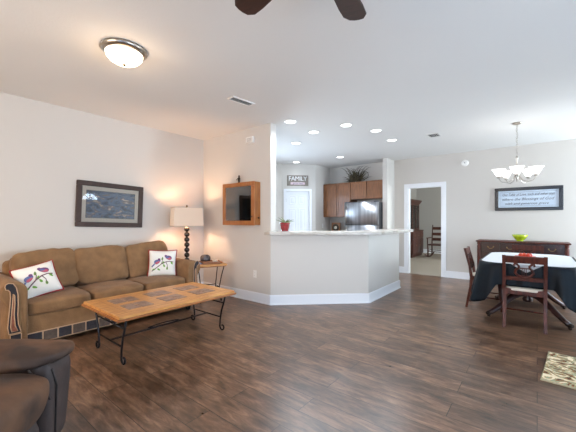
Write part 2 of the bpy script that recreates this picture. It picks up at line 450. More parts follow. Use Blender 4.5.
def casing(bm, x0, x1, zt, y, wd=0.085, th=0.02):
    box(bm, x0-wd, x0, y-th, y, 0, zt+wd); box(bm, x1, x1+wd, y-th, y, 0, zt+wd); box(bm, x0, x1, y-th, y, zt, zt+wd)
bm = nb(); casing(bm, -2.42, -1.67, 2.05, YD)
box(bm, -2.42, -2.40, YD, YD+.12, 0, 2.05); box(bm, -1.69, -1.67, YD, YD+.12, 0, 2.05); box(bm, -2.40, -1.69, YD, YD+.12, 2.03, 2.05)
casing(bm, -2.42, -1.67, 2.05, YD+.14)
struct('trim_1', bm, 'white')

# pantry wall with six panel door
ang = math.atan2(P2[1]-P1[1], P2[0]-P1[0]); LP = math.hypot(P2[0]-P1[0], P2[1]-P1[1])
MP = Matrix.Translation((*P1, 0)) @ Matrix.Rotation(ang, 4, 'Z')
d0, d1, DH = 0.115, 0.735, 2.03
wall('wall_pantry', P1, P2, 0.1, [(d0, d1, 0, DH)])
bm = nb(); casing(bm, d0, d1, DH, 0, 0.06, 0.018); bm.transform(MP); struct('trim_2', bm, 'white')
bm = nb(); box(bm, d0+.003, d1-.003, 0.03, 0.065, 0.006, DH-.003)
W_ = d1-d0
for (za, zb) in ((0.16, 0.78), (0.92, 1.58), (1.68, 1.92)):
    for (xa, xb) in ((d0+.09, d0+W_/2-.035), (d0+W_/2+.035, d1-.09)):
        t = 0.024
        for a, b, c_, d in ((xa, xb, za, za+t), (xa, xb, zb-t, zb), (xa, xa+t, za+t, zb-t), (xb-t, xb, za+t, zb-t)):
            bbox(bm, ((a+b)/2, 0.028, (c_+d)/2), (b-a, 0.026, d-c_), .009, 2)
        bbox(bm, ((xa+xb)/2, 0.028, (za+zb)/2), (xb-xa-.10, 0.022, zb-za-.10), .009, 2)
bm.transform(MP); pd = struct('door_1', bm, 'white')
bm = nb()
lathe(bm, [(0, 0), (.03, 0), (.03, .006), (.012, .012), (.012, .035), (.028, .045), (.03, .06), (.02, .072), (0, .075)],
      (d1-.06, .03, .95), 16, mx=Matrix.Rotation(R(90), 4, 'X')); bm.transform(MP); link('knob', bm, 'nickel', pd)
bm = nb()
for z in (0.25, 1.02, 1.8): tube(bm, [(d0+.004, .026, z-.045), (d0+.004, .026, z+.045)], .007)
bm.transform(MP); link('hinge', bm, 'nickel', pd)

# windows and glazed doors out of view; rear and kitchen ones added for light
def window(name, M4, wd, z0, z1, nx, nz, kind='window'):
    """local: x along the wall, y through it, in an opening 0..wd"""
    fr = nb(); f = 0.05
    box(fr, 0, f, .02, .10, z0, z1); box(fr, wd-f, wd, .02, .10, z0, z1); box(fr, f, wd-f, .02, .10, z0, z0+f); box(fr, f, wd-f, .02, .10, z1-f, z1)
    for i in range(1, nx): x = wd*i/nx; box(fr, x-.018, x+.018, .035, .085, z0+f, z1-f)
    for i in range(1, nz): z = z0+(z1-z0)*i/nz; box(fr, f, wd-f, .04, .08, z-.014, z+.014)
    fr.transform(M4); o = struct(name, fr, 'white')
    p = nb(); box(p, f, wd-f, .057, .063, z0+f, z1-f); p.transform(M4); link('pane', p, 'pane', o)
    return o
def MR(y): return Matrix.Translation((XR, y, 0)) @ Matrix.Rotation(R(90), 4, 'Z') @ Matrix.Scale(-1, 4, (0, 1, 0))
def MB(x): return Matrix.Translation((x, YR, 0)) @ Matrix.Scale(-1, 4, (0, 1, 0))
window('door_2', MR(YR+2.05), 3.5, 0, 2.1, 3, 1)
window('window_kitchen_added', Matrix.Translation((P1[0], YC+.122+.65, 0)) @ Matrix.Rotation(R(90), 4, 'Z'), 1.3, 1.05, 2.1, 2, 1)  # added out-of-view window to let more light into the kitchen
window('window_1', MR(YR+8.4), 1.3, 0.6, 2.12, 2, 2)
window('window_rear_added', MB(-4.9+1.35), 2.3, 0.7, 2.2, 2, 2)  # added unseen rear window, an opening for fill light
window('door_rear_added', MB(-4.9+4.9), 1.8, 0, 2.12, 2, 1)  # added unseen glazed door, also there for fill light
# high half round window
bm = nb(); arc = [(ARC_R*math.cos(a), ARC_Z+ARC_R*math.sin(a)) for a in [math.pi*k/20 for k in range(21)]]
# spandrels fill the square opening down to the arc
for s in (0, 1):
    pts = [p for p in arc if (p[0] >= -1e-6) == (s == 0) or abs(p[0]) < 1e-6]
    cx = ARC_R if s == 0 else -ARC_R
    if s == 0: poly = [(ARC_R, ARC_Z+ARC_R+.001)]+[p for p in pts]
    else: poly = [(-ARC_R, ARC_Z+ARC_R+.001)]+[p for p in pts]
    prism(bm, poly, 'y', .0, .12)
bm.transform(MR(ARC_Y)); struct('wall_transom', bm, 'wall')
bm = nb()
tube(bm, [(x*.955, .06, ARC_Z+(z-ARC_Z)*.955) for x, z in arc], .016, 8)
tube(bm, [(-ARC_R*.95, .06, ARC_Z+.016), (ARC_R*.95, .06, ARC_Z+.016)], .016, 8)
for a in (45, 90, 135): tube(bm, [(0, .06, ARC_Z+.02), (ARC_R*.95*math.cos(R(a)), .06, ARC_Z+ARC_R*.95*math.sin(R(a)))], .011, 6)
tube(bm, [(.12*math.cos(R(a)), .06, ARC_Z+.12*math.sin(R(a))) for a in range(0, 181, 15)], .009, 6)
bm.transform(MR(ARC_Y)); tw = struct('window_3', bm, 'white')
bm = nb(); prism(bm, [(x*.95, ARC_Z+.005+(z-ARC_Z)*.94) for x, z in arc], 'y', .058, .062); bm.transform(MR(ARC_Y)); link('pane', bm, 'pane', tw)

# study beyond the doorway
SX0, SX1, SY1 = -3.72, 1.5, 12.75
bm = nb(); box(bm, SX0-.1, SX1+.1, YD, SY1+.1, -.1, 0.0); struct('floor_study', bm, 'carpet')
bm = nb(); box(bm, SX0-.1, SX1+.1, YD+.12, SY1+.1, CH, CH+.1); struct('ceiling_study', bm, 'ceil')
wall('wall_study_left', (SX0, YD+.12), (SX0, SY1), 0.1, m='study_wall')
wall('wall_study_far', (SX0-.1, SY1), (SX1+.1, SY1), 0.1, m='study_wall')
wall('wall_study_right', (SX1, YD+.12), (SX1, SY1), -0.1, [(1.5, 3.0, .7, 2.2)], m='study_wall')
bm = nb(); box(bm, SX0, SX1, SY1-.018, SY1-.0005, 0.001, .15); struct('baseboard_study', bm, 'white')
window('window_4', Matrix.Translation((SX1, YD+.12+1.5, 0)) @ Matrix.Rotation(R(90), 4, 'Z') @ Matrix.Scale(-1, 4, (0, 1, 0)), 1.5, .7, 2.2, 2, 2)

# ------------------------------------------------------------------ bar top
BO = 0.24
t = nb(); a = offset_poly([A, B, (C[0], C[1]+.07)], BO); b = offset_poly([A, B, (C[0], C[1]+.07)], -0.28)
poly = [(A[0]-.06, A[1]-.004), (A[0]-.06, A[1]-.04), (A[0]-.03, A[1]-.11), (A[0]+.10, A[1]-.13), tuple(a[1]), tuple(a[2]), tuple(b[2]), tuple(b[1]),
        (A[0]-.16, b[0].y+(A[0]-.16-b[0].x)), (A[0]-.16, A[1]+.126), (A[0]+.004, A[1]+.126), (A[0]+.004, A[1]-.004)]
prism(t, poly, 'z', 1.055, 1.103, bev=0.008)
tag(link('bar_countertop', t, 'stone', loc=(-2.03, 4.5, 1.055)), 'pale stone look bar top capping the angled half wall', 'countertop')

# ------------------------------------------------------------------ sofa
SF = thing('sofa', 'long brown corduroy sofa with rolled arms against the left wall', 'sofa', (-4.27, 1.635, 0))
Y0, Y1 = 0.757, 2.513       # inner faces of the arms
FX = -3.84                  # front of the seat
bm = nb(); bbox(bm, ((-4.72+FX)/2, (Y0+Y1)/2, .205), (FX+4.72, Y1-Y0+.1, .28), .02, 2); link('base', bm, 'sofa', SF)
bm = nb(); bbox(bm, (-4.655, (Y0+Y1)/2, .52), (.15, Y1-Y0+.1, .60), .05, 3, smooth=True); link('back', bm, 'sofa', SF)
# patchwork band along the front
bm = nb(); n = 14; wd = (Y1-Y0)/n
box(bm, FX-.005, FX+.006, Y0-.02, Y1+.02, .066, .178, 2)
for i in range(n):
    bbox(bm, (FX+.008, Y0+wd*(i+.5), .122), (.012, wd-.014, .094), .004, 1, mi=i % 2)
link('patchwork_band', bm, ['sofa_navy', 'sofa_brown', 'sofa_cord'], SF)
# seat and back cushions
cw = (Y1-Y0)/3
for i in range(3):
    yc = Y0+cw*(i+.5)
    bm = nb(); soft(bm, (-4.15, yc, .405), (.66, cw-.005, .145), 7, 22, crown=.22, wob=.010, seed=i*3.1)
    link('seat_cushion', bm, 'sofa', SF)
    bm = nb()
    lean = R(-17+(2 if i == 2 else 0))
    soft(bm, (-4.46, yc+(.03 if i == 2 else 0), .690+(.018 if i == 2 else 0)), (.22, cw+.035, .46), 7, 24, rot=(R((1, 0, 5)[i]), lean, R((3, 0, -2)[i])), crown=0, wob=.024, seed=11+i*5.3, wf=4.2)
    link('back_cushion', bm, 'sofa', SF)
# rolled arms
def arm_profile(yc, sgn):
    """outline in (y,z); sgn=-1 outer side towards -y"""
    pts = []; cy, cz, r = yc+sgn*.010, .595, .105
    for k in range(13):
        a = R(0+k*(225/12)); pts.append((cy-sgn*r*math.cos(a), cz+r*math.sin(a)))
    pts += [(yc+sgn*.065, .48), (yc+sgn*.070, .30), (yc+sgn*.080, .068), (yc-sgn*.092, .068), (yc-sgn*.094, .45)]
    return pts
for nm, yc, sg in (('arm', Y0-.09, -1), ('arm', Y1+.09, 1)):
    bm = nb(); prism(bm, arm_profile(yc, sg), 'x', -4.72, -3.80, smooth=True, bev=.018)
    arm = link(nm, bm, 'sofa', SF)
    # front panel: S curve with rust centre, navy bands, pale cords and a navy foot block
    bm = nb()
    fl = (lambda p: p) if sg < 0 else (lambda p: (3.27-p[0], p[1]))
    OUT = [(0.592, 0.661), (0.596, 0.682), (0.618, 0.694), (0.65, 0.686), (0.672, 0.647), (0.684, 0.584), (0.686, 0.497), (0.683, 0.394), (0.687, 0.306), (0.703, 0.245), (0.706, 0.222), (0.620, 0.222), (0.612, 0.283), (0.618, 0.375), (0.627, 0.476), (0.631, 0.56), (0.627, 0.612), (0.614, 0.632), (0.599, 0.634)]
    INN = [(0.650, 0.591), (0.660, 0.572), (0.662, 0.502), (0.657, 0.4), (0.664, 0.294), (0.682, 0.242), (0.639, 0.242), (0.632, 0.286), (0.636, 0.371), (0.643, 0.473)]
    BLK = [(0.628, 0.212), (0.708, 0.212), (0.711, 0.085), (0.631, 0.085)]
    for pl_, x, mi in ((OUT, -3.788, 0), (INN, -3.785, 1), (BLK, -3.787, 0)):
        q = [fl(p) for p in pl_]; prism(bm, q, 'x', -3.803, x, mi)
        tube(bm, [(x, y, z) for y, z in q], .0042, 6, closed=True, mi=2)
    link('front_panel', bm, ['sofa_navy', 'sofa_rust', 'sofa_cord'], arm)
for x in (-3.90, -4.66):
    for y in (Y0-.06, Y1+.06):
        bm = nb(); lathe(bm, [(.026, 0), (.034, .03), (.04, .066)], (x, y, 0), 12); link('foot', bm, 'dark', SF)

# bird pillows
def pillow(name, label, c, size, th, rot, seed):
    o = thing(name, label, 'pillow', c, 0, 'bird cushions on the sofa')
    WMo = WM[o.name]
    mx = Euler(rot).to_matrix().to_4x4()
    S = size/2; n = 20
    def edge(u, v):      # pulled-in sides, pointed corners
        return Vector((S*u*(1-.07*(1-v*v)), S*v*(1-.07*(1-u*u)), 0))
    def T(u, v): return th/2*max(0, (1-u**4))**.55*max(0, (1-v**4))**.55
    bm = nb()
    for side, mi in ((1, 0), (-1, 1)):
        g = [[bm.verts.new(edge(-1+2*i/n, -1+2*j/n)+Vector((0, 0, side*T(-1+2*i/n, -1+2*j/n)))) for j in range(n+1)] for i in range(n+1)]
        for i in range(n):
            for j in range(n):
                q = [g[i][j], g[i+1][j], g[i+1][j+1], g[i][j+1]]
                f = bm.faces.new(q if side > 0 else q[::-1]); f.smooth = True; f.material_index = mi
    bmesh.ops.remove_doubles(bm, verts=bm.verts, dist=.0004)
    bm.transform(mx); cov = link('cover', bm, ['linen', 'redcloth'], o, local=True)
    bm = nb(); per = []
    for k in range(40): per.append(edge(-1+2*k/40, -1))
    for k in range(40): per.append(edge(1, -1+2*k/40))
    for k in range(40): per.append(edge(1-2*k/40, 1))
    for k in range(40): per.append(edge(-1, 1-2*k/40))
    tube(bm, per, .007, 6, closed=True); bm.transform(mx); link('piping', bm, 'redcloth', o, local=True)
    # embroidery, laid on the bulging face
    bm = nb()
    def on(u, v, h=.0025): return edge(u, v)+Vector((0, 0, T(u, v)+h))
    def blob(cu, cv, a, b, ang, mi, taper=0.0, h=.0025):
        ring = []; ca, sa = math.cos(ang), math.sin(ang)
        for k in range(18):
            t_ = 2*math.pi*k/18; x = a*math.cos(t_); y = b*math.sin(t_)*(1-taper*math.cos(t_))
            ring.append(bm.verts.new(on(cu+x*ca-y*sa, cv+x*sa+y*ca, h)))
        cvt = bm.verts.new(on(cu, cv, h+.002))
        for k in range(18):
            f = bm.faces.new((cvt, ring[k], ring[(k+1) % 18])); f.material_index = mi; f.smooth = True
    def line(p, mi, r=.004): tube(bm, [on(u, v, .002) for u, v in p], r, 5, mi=mi)
    line([(-.75, -.62), (-.4, -.35), (-.1, -.1), (.25, .08), (.55, .12), (.8, .06)], 4, .006)
    line([(-.1, -.1), (.0, .18), (-.02, .42)], 4); line([(.25, .08), (.38, -.2), (.36, -.5)], 4)
    blob(-.38, .1, .26, .17, R(28), 0, .35); blob(-.36, .02, .19, .09, R(28), 1, .3, .004); blob(-.26, .28, .10, .09, 0, 3, 0, .005)
    line([(-.58, -.08), (-.78, -.3)], 0, .009)
    blob(.42, .42, .28, .16, R(-25), 3, -.3); blob(.45, .36, .20, .09, R(-25), 1, -.3, .004); blob(.36, .44, .16, .07, R(-25), 0, 0, .005); blob(.22, .56, .09, .08, 0, 3, 0, .005)
    for u, v, an in ((-.02, .34, 80), (.12, -.22, 110), (.36, -.42, 85), (-.25, -.52, -35), (-.6, -.5, 20), (.7, -.02, -60), (.05, .02, 60)):
        blob(u, v, .13, .065, R(an), 2, .3)
    bm.transform(mx)
    for f in bm.faces: pass
    link('bird_embroidery', bm, ['birdblue', 'birdpink', 'leafgreen', 'birdpurple', 'twig'], cov, local=True)
    return o
# front face: local +z towards the room (+x), local y up
def prot(tilt, roll, yaw):
    # columns: local x -> world +y (so it reads left to right from the camera), local y -> up, local z -> +x
    base = Matrix(((0, 0, 1), (1, 0, 0), (0, 1, 0)))
    m = Matrix.Rotation(R(yaw), 3, 'Z') @ Matrix.Rotation(R(-tilt), 3, 'Y') @ base @ Matrix.Rotation(R(roll), 3, 'Z')
    return m.to_euler()
pillow('bird_pillow', 'white bird cushion with red edges leaning by the left sofa arm', (-4.12, .90, .640), .365, .12, prot(30, 15, -12), 1)
pillow('bird_pillow', 'smaller looking white bird cushion upright by the right sofa arm near the lamp', (-4.17, 2.335, .660), .375, .12, prot(12, -2, -30), 2)

# ------------------------------------------------------------------ coffee table
CT = thing('coffee_table', 'honey pine coffee table with slate insets and black iron legs before the sofa', 'table', (-3.105, 1.76, 0))
cx, cy, hx, hy, zt = -3.105, 1.76, .42, .645, .47
bm = nb()
bbox(bm, (cx, cy, zt-.014), (2*hx-.03, 2*hy-.03, .028), .006, 2)
bbox(bm, (cx, cy, zt-.034), (2*hx, 2*hy, .022), .008, 2, mi=1)
top = link('tabletop', bm, ['pine', 'pine_dark'], CT)
bm = nb()
box(bm, cx-hx+.10, cx-hx+.104, cy-hy+.02, cy+hy-.02, zt-.002, zt+.0006)
box(bm, cx+hx-.104, cx+hx-.10, cy-hy+.02, cy+hy-.02, zt-.002, zt+.0006)
box(bm, cx-hx+.10, cx+hx-.10, cy-hy+.118, cy-hy+.122, zt-.002, zt+.0006)
box(bm, cx-hx+.10, cx+hx-.10, cy+hy-.122, cy+hy-.118, zt-.002, zt+.0006)
link('board_seam', bm, 'pine_dark', top)
for i in range(3):
    for j in range(2):
        bm = nb(); px = cx+(-.145 if j == 0 else .145); py = cy+(i-1)*.36
        for a in (-1, 1):
            for b in (-1, 1):
                bbox(bm, (px+a*.052, py+b*.062, zt+.001), (.094, .114, .006), .002, 1)
        link('slate_inset', bm, 'slate', top)
for ye, nm in ((cy-hy+.10, 0), (cy+hy-.10, 1)):
    for s in (-1, 1):
        bm = nb(); pts = [(cx+s*.34, ye, zt-.045), (cx+s*.325, ye, .36), (cx+s*.275, ye, .24), (cx+s*.25, ye, .13), (cx+s*.245, ye, .06)]
        for k in range(12):
            a = R(180+k*27); rr = .042-.0022*k
            pts.append((cx+s*(.245+.042+rr*math.cos(a)), ye, .053+rr*math.sin(a)*1.0))
        tube(bm, pts, .0095, 8); link('leg', bm, 'iron', CT)
    for z, xx in ((.33, .31), (.16, .256), (zt-.05, .34)):
        bm = nb(); tube(bm, [(cx-xx, ye, z), (cx+xx, ye, z)], .008, 8); link('cross_rail', bm, 'iron', CT)
bm = nb()
bbox(bm, (cx, cy, .16), (.035, 2*hy-.20, .009), .003, 1)
for s in (-1, 1):
    tube(bm, [(cx+s*(.008+.030*math.sin(math.pi*k/12)), cy-.17+.34*k/12, .172) for k in range(13)], .006, 6)
link('stretcher', bm, 'iron', CT)

# ------------------------------------------------------------------ end table
ET = thing('end_table', 'small pine topped side table with black iron legs in the corner', 'table', (-4.065, 3.05, 0), R(-22))
bm = nb(); bbox(bm, (0, 0, .582), (.47, .47, .03), .01, 2, mi=0); bbox(bm, (0, 0, .562), (.44, .44, .014), .004, 1, mi=1)
link('tabletop', bm, ['pine', 'pine_dark'], ET, local=True)
for sy in (-1, 1):
    for sx in (-1, 1):
        bm = nb(); pts = [(sx*.17, sy*.20, .556), (sx*.13, sy*.17, .40), (sx*.10, sy*.14, .2), (sx*.12, sy*.16, .06)]
        for k in range(10):
            a = R(180+k*30); rr = .030-.0018*k; pts.append((sx*(.12+.03+rr*math.cos(a)), sy*.16, .038+rr*math.sin(a)))
        tube(bm, pts, .008, 8); link('leg', bm, 'iron', ET, local=True)
rails = []
for sy in (-1, 1): rails += [[(-.11, sy*.145, .22), (.11, sy*.145, .22)], [(-.16, sy*.19, .548), (.16, sy*.19, .548)]]
for sx in (-1, 1): rails.append([(sx*.105, -.145, .23), (sx*.105, .145, .23)])
for rl in rails: bm = nb(); tube(bm, rl, .007, 8); link('cross_rail', bm, 'iron', ET, local=True)
E1 = WM[ET.name]
def ete(x, y, z): return E1 @ Vector((x, y, z))
p = ete(.02, .03, .597); T1 = thing('serving_tray', 'wooden tray with raised rim on the corner side table', 'tray', p, R(-22))
bm = nb(); bbox(bm, (0, 0, .006), (.26, .30, .012), .004, 1); link('tray_base', bm, 'tray', T1, local=True)
bm = nb()
for (a, b, c_, d) in ((-.13, -.118, -.15, .15), (.118, .13, -.15, .15), (-.118, .118, -.15, -.138), (-.118, .118, .138, .15)): box(bm, a, b, c_, d, .012, .028)
link('tray_rim', bm, 'tray', T1, local=True)
p = ete(.0, -.05, .6095); bm = nb()
t = nb(); soft(t, (0, 0, .064), (.17, .14, .095), 2.6, 10, wob=.02, wf=16, seed=4); merge(bm, t, Matrix.Translation(p))
tube(bm, [p+Vector((-.07, .02, .05)), p+Vector((-.03, .04, .105)), p+Vector((.04, .03, .10)), p+Vector((.08, 0, .04))], .014, 8)
tag(link('driftwood_ornament', bm, 'stone_grey', loc=p), 'lumpy grey ornament on the tray of the corner side table', 'ornament')
p = ete(.02, .10, .6095); bm = nb(); lathe(bm, [(.03, 0), (.042, .012), (.044, .035), (.04, .036), (.036, .014), (0, .012)], p, 20)
tag(link('candle_dish', bm, 'cream', loc=p), 'small pale dish on the tray right of the grey ornament', 'dish')
p = ete(-.0, -.172, .597); bm = nb(); bbox(bm, p+Vector((0, 0, .006)), (.20, .10, .010), .002, 1, rot=(0, 0, R(-22)))
tag(link('magazine', bm, 'blue', loc=p), 'blue covered magazine at the sofa edge of the side table', 'magazine')

# ------------------------------------------------------------------ floor lamp
LX, LY = -4.53, 2.965
FL = thing('floor_lamp', 'lit floor lamp with stacked black ball stem and rectangular shade behind sofa arm', 'lamp', (LX, LY, 0), R(-14))
bm = nb(); lathe(bm, [(.13, 0), (.13, .012), (.11, .022), (.03, .03), (.018, .05)], (0, 0, 0), 28); link('base', bm, 'black', FL, local=True)
bm = nb(); tube(bm, [(0, 0, .04), (0, 0, 1.50)], .008, 8); link('pole', bm, 'bronze', FL, local=True)
nball = 13; zb = .06; st = (1.165-zb)/nball
for k in range(nball):
    bm = nb(); r = .0435
    lathe(bm, [(0, -r*.98)]+[(r*math.sin(math.pi*j/10), -r*math.cos(math.pi*j/10)) for j in range(1, 10)]+[(0, r*.98)], (0, 0, zb+st*(k+.5)), 16)
    link('ball', bm, 'black', FL, local=True)
bm = nb(); lathe(bm, [(0, 1.483), (.012, 1.49), (.018, 1.505), (.010, 1.52), (0, 1.528)], (0, 0, 0), 12); link('finial', bm, 'black', FL, local=True)
bm = nb(); sx, sy, z0, z1 = .105, .245, 1.178, 1.478
for (a, b, c_, d, e_) in ((sx, sx+.004, -sy, sy, 0), (-sx-.004, -sx, -sy, sy, 0), (-sx, sx, sy-.004, sy, 0), (-sx, sx, -sy, -sy+.004, 0)):
    # slight taper towards the top
    v = []
    for z, k in ((z0, 1.0), (z1, .94)):
        v += [bm.verts.new((x*k, y*k, z)) for x, y in ((a, c_), (b, c_), (b, d), (a, d))]
    for f in ((0, 1, 5, 4), (1, 2, 6, 5), (2, 3, 7, 6), (3, 0, 4, 7), (4, 5, 6, 7), (3, 2, 1, 0)): bm.faces.new([v[i] for i in f])
sh = link('lamp_shade', bm, 'shade', FL, local=True)
for z, k in ((z0, 1.0), (z1, .94)):
    bm = nb(); tube(bm, [(sx*k, -sy*k, z), (sx*k, sy*k, z), (-sx*k, sy*k, z), (-sx*k, -sy*k, z)], .004, 6, closed=True)
    link('shade_rim', bm, 'sofa_cord', sh, local=True)
bm = nb(); tube(bm, [(-sx*.94, 0, 1.45), (sx*.94, 0, 1.45)], .003, 6); link('shade_spider', bm, 'bronze', sh, local=True)
point('floor_lamp_bulb', (LX, LY, 1.33), 29, (1.0, .64, .40), .035)

# ------------------------------------------------------------------ recliner (only its far arm and seat are in frame)
RC = thing('recliner', 'dark brown leather recliner with padded arm at the bottom left corner', 'armchair', (-2.01, -0.015, 0), R(45))
bm = nb(); bbox(bm, (-.05, 0, .19), (.80, .60, .30), .04, 3, smooth=True); link('base', bm, 'leather_grey', RC, local=True)
bm = nb(); soft(bm, (.10, 0, .43), (.74, .58, .23), 4.0, 24, crown=.18, wob=.024, seed=2, wf=6); link('seat_cushion', bm, 'leather', RC, local=True)
bm = nb(); soft(bm, (.385, -.055, .21), (.14, .47, .40), 3.5, 12, wob=.015, seed=8); link('footrest', bm, 'leather_grey', RC, local=True)
bm = nb(); soft(bm, (-.42, 0, .72), (.26, .64, .62), 3.6, 14, rot=(0, R(-14), 0), wob=.03, seed=5); link('backrest', bm, 'leather', RC, local=True)
for s in (1, -1):
    bm = nb()
    # front-to-back arm body narrowing to the floor
    t = nb(); soft(t, (0, 0, 0), (.80, .235, .50), 8, 12)
    for v in t.verts:
        k = (v.co.z+.25)/.5; v.co.y *= .74+.26*k; v.co.y += s*(.0); v.co.x += .03*(k-.5)
    merge(bm, t, Matrix.Translation((-.02, s*.42, .30)))
    arm = link('arm', bm, 'leather_grey', RC, local=True)
    bm = nb(); t = nb(); soft(t, (0, 0, 0), (.86, .285, .15), 3.2, 16, crown=.1, wob=.018, seed=20+s, wf=7)
    for v in t.verts:
        k = max(0, min(1, (v.co.x+.1)/.53)); v.co.z = .070+(v.co.z-.070)*(1-.40*k)
    merge(bm, t, Matrix.Translation((-.015, s*.415, .528))); pad = link('arm_pad', bm, 'leather', arm, local=True)
    bm = nb(); tube(bm, [(.383, s*.335, .50), (.392, s*.36, .40), (.378, s*.375, .22), (.372, s*.38, .1)], .005, 6)
    tube(bm, [(.30, s*.285, .52), (.36, s*.30, .43), (.375, s*.335, .34)], .005, 6); link('seam', bm, 'stitch', arm, local=True)
for x in (-.38, .3):
    for y in (-.24, .24):
        bm = nb(); lathe(bm, [(.03, 0), (.035, .045)], (x, y, 0), 10); link('foot', bm, 'dark', RC, local=True)

# ------------------------------------------------------------------ painting on the left wall
PC = Vector((XL, 1.893, 1.487))
MPt = Matrix.Translation(PC) @ Matrix.Rotation(R(-2.0), 4, 'X')
PT = thing('framed_picture', 'wide landscape picture in a dark brown frame above the sofa', 'picture', PC)
def frame_bm(hw, hh, fw, d, mi=0, ax='x', bev=.006):
    t = nb()
    for (a, b, c_, e_) in ((-hw, hw, hh-fw, hh), (-hw, hw, -hh, -hh+fw), (-hw, -hw+fw, -hh+fw, hh-fw), (hw-fw, hw, -hh+fw, hh-fw)):
        bbox(t, (d/2, (a+b)/2, (c_+e_)/2), (d, b-a, e_-c_), bev, 1, mi=mi)
    return t
hw, hh = .445, .312
bm = frame_bm(hw, hh, .066, .035); bm.transform(MPt); bm.transform(Matrix.Translation((.004, 0, 0))); link('frame', bm, 'frame_brown', PT)
bm = nb(); box(bm, .012, .016, -hw+.06, hw-.06, -hh+.06, hh-.06); bm.transform(MPt); link('mat_board', bm, 'mat_cream', PT)
bm = nb(); box(bm, .016, .018, -hw+.125, hw-.125, -hh+.128, hh-.128)
bm.transform(MPt); link('print', bm, 'art', PT)
bm = frame_bm(hw-.118, hh-.121, .006, .019, bev=.001); bm.transform(MPt); link('inner_line', bm, 'frame_brown', PT)
bm = nb(); box(bm, .022, .024, -hw+.05, hw-.05, -hh+.05, hh-.05); bm.transform(MPt); link('glass', bm, 'glass', PT)

# ------------------------------------------------------------------ display case on the alcove wall
DX0, DX1, DZ0, DZ1, DD = -4.067, -3.340, 1.20, 1.862, .14
dc = (( DX0+DX1)/2, YC, DZ0)
DC = thing('display_case', 'shallow oak display case with glass front hung on the beige wall', 'display case', dc)
yf = YC-DD
bm = nb(); box(bm, DX0, DX0+.02, yf+.02, YC-.0005, DZ0, DZ1); box(bm, DX1-.02, DX1, yf+.02, YC-.0005, DZ0, DZ1)
box(bm, DX0+.02, DX1-.02, yf+.02, YC-.0005, DZ0, DZ0+.02); box(bm, DX0+.02, DX1-.02, yf+.02, YC-.0005, DZ1-.02, DZ1); link('case', bm, 'oak', DC)
bm = nb(); box(bm, DX0+.02, DX1-.02, YC-.012, YC-.001, DZ0+.02, DZ1-.02); link('backing', bm, 'case_in', DC)
bm = nb(); fw = .065
for (a, b, c_, d) in ((DX0-.006, DX1+.006, DZ1-fw+.006, DZ1+.006), (DX0-.006, DX1+.006, DZ0-.006, DZ0+fw), (DX0-.006, DX0+fw, DZ0+fw, DZ1-fw+.006), (DX1-fw, DX1+.006, DZ0+fw, DZ1-fw+.006)):
    bbox(bm, ((a+b)/2, yf+.009, (c_+d)/2), (b-a, .022, d-c_), .005, 1)
door = link('door', bm, 'oak', DC)
bm = nb(); box(bm, DX0+fw-.01, DX1-fw+.01, yf+.008, yf+.011, DZ0+fw-.01, DZ1-fw+.01); link('glass', bm, 'smoked', door)
bm = nb(); lathe(bm, [(.006, 0), (.006, .012), (.014, .02), (.010, .028), (0, .03)], (DX1-.03, yf, DZ0+.13), 12, mx=Matrix.Rotation(R(90), 4, 'X')); link('knob', bm, 'bronze', door)
bm = nb(); lathe(bm, [(.006, 0), (.006, .012), (.014, .02), (.010, .028), (0, .03)], (DX1, YC-.06, DZ0+.11), 12, mx=Matrix.Rotation(R(90), 4, 'Y')); link('latch', bm, 'bronze', DC)
# small bronze figure on the case
fp = Vector((-3.765, YC-.055, DZ1+.0005))
bm = nb(); lathe(bm, [(.022, 0), (.022, .008), (.010, .014)], fp, 14)
for s in (-1, 1): tube(bm, [fp+Vector((s*.012, 0, .01)), fp+Vector((s*.008, 0, .05))], [.007, .009], 8)
tube(bm, [fp+Vector((0, 0, .045)), fp+Vector((0, 0, .075)), fp+Vector((0, 0, .10)), fp+Vector((0, 0, .108))], [.016, .02, .018, .008], 10)
for s in (-1, 1): tube(bm, [fp+Vector((s*.018, 0, .098)), fp+Vector((s*.034, -.01, .075)), fp+Vector((s*.03, -.03, .06))], .006, 8)
lathe(bm, [(0, -.015)]+[(.015*math.sin(math.pi*j/8), -.015*math.cos(math.pi*j/8)) for j in range(1, 8)]+[(0, .015)], fp+Vector((0, 0, .122)), 12)
tag(link('figurine', bm, 'bronze', loc=fp), 'tiny dark metal standing figure on top of the oak display case', 'figurine')

# ------------------------------------------------------------------ small wall fittings
c = Vector((-3.545, YC, 2.54)); o = thing('door_chime', 'white plastic door chime box high on the beige wall', 'chime', c)
bm = nb(); bbox(bm, c+Vector((0, -.022, 0)), (.16, .043, .10), .008, 2); link('cover', bm, 'plastic', o)
bm = nb()
for k in (-1, 0, 1): box(bm, c.x-.05, c.x+.05, c.y-.0452, c.y-.044, c.z+k*.02-.002, c.z+k*.02+.002)
link('grille', bm, 'vent_grey', o)
def outlet(c, ax, label):
    o = thing('wall_outlet', label, 'outlet', c)
    bm = nb(); bbox(bm, (0, -.003, 0), (.07, .006, .115), .002, 1); bm.transform(Matrix.Translation(c) @ Matrix.Rotation(ax, 4, 'Z')); link('plate', bm, 'plastic', o)
    for z in (-.022, .022):
        bm = nb(); bbox(bm, (0, -.007, z), (.034, .003, .028), .002, 1)
        for s in (-.007, .007): box(bm, s-.001, s+.001, -.0089, -.0084, z-.006, z+.006, 1)
        bm.transform(Matrix.Translation(c) @ Matrix.Rotation(ax, 4, 'Z')); link('socket', bm, ['plastic', 'slot'], o)
outlet(Vector((-3.455, YC, .43)), 0, 'white power outlet low on the wall under the oak display case')
outlet(Vector((P2[0]+.0, 7.2, 1.12)), R(90), 'white power outlet above the kitchen counter beside the pantry door')
c = Vector((-1.215, YD, 2.505)); o = thing('smoke_detector', 'round white smoke detector high on the wall right of the doorway', 'smoke detector', c)
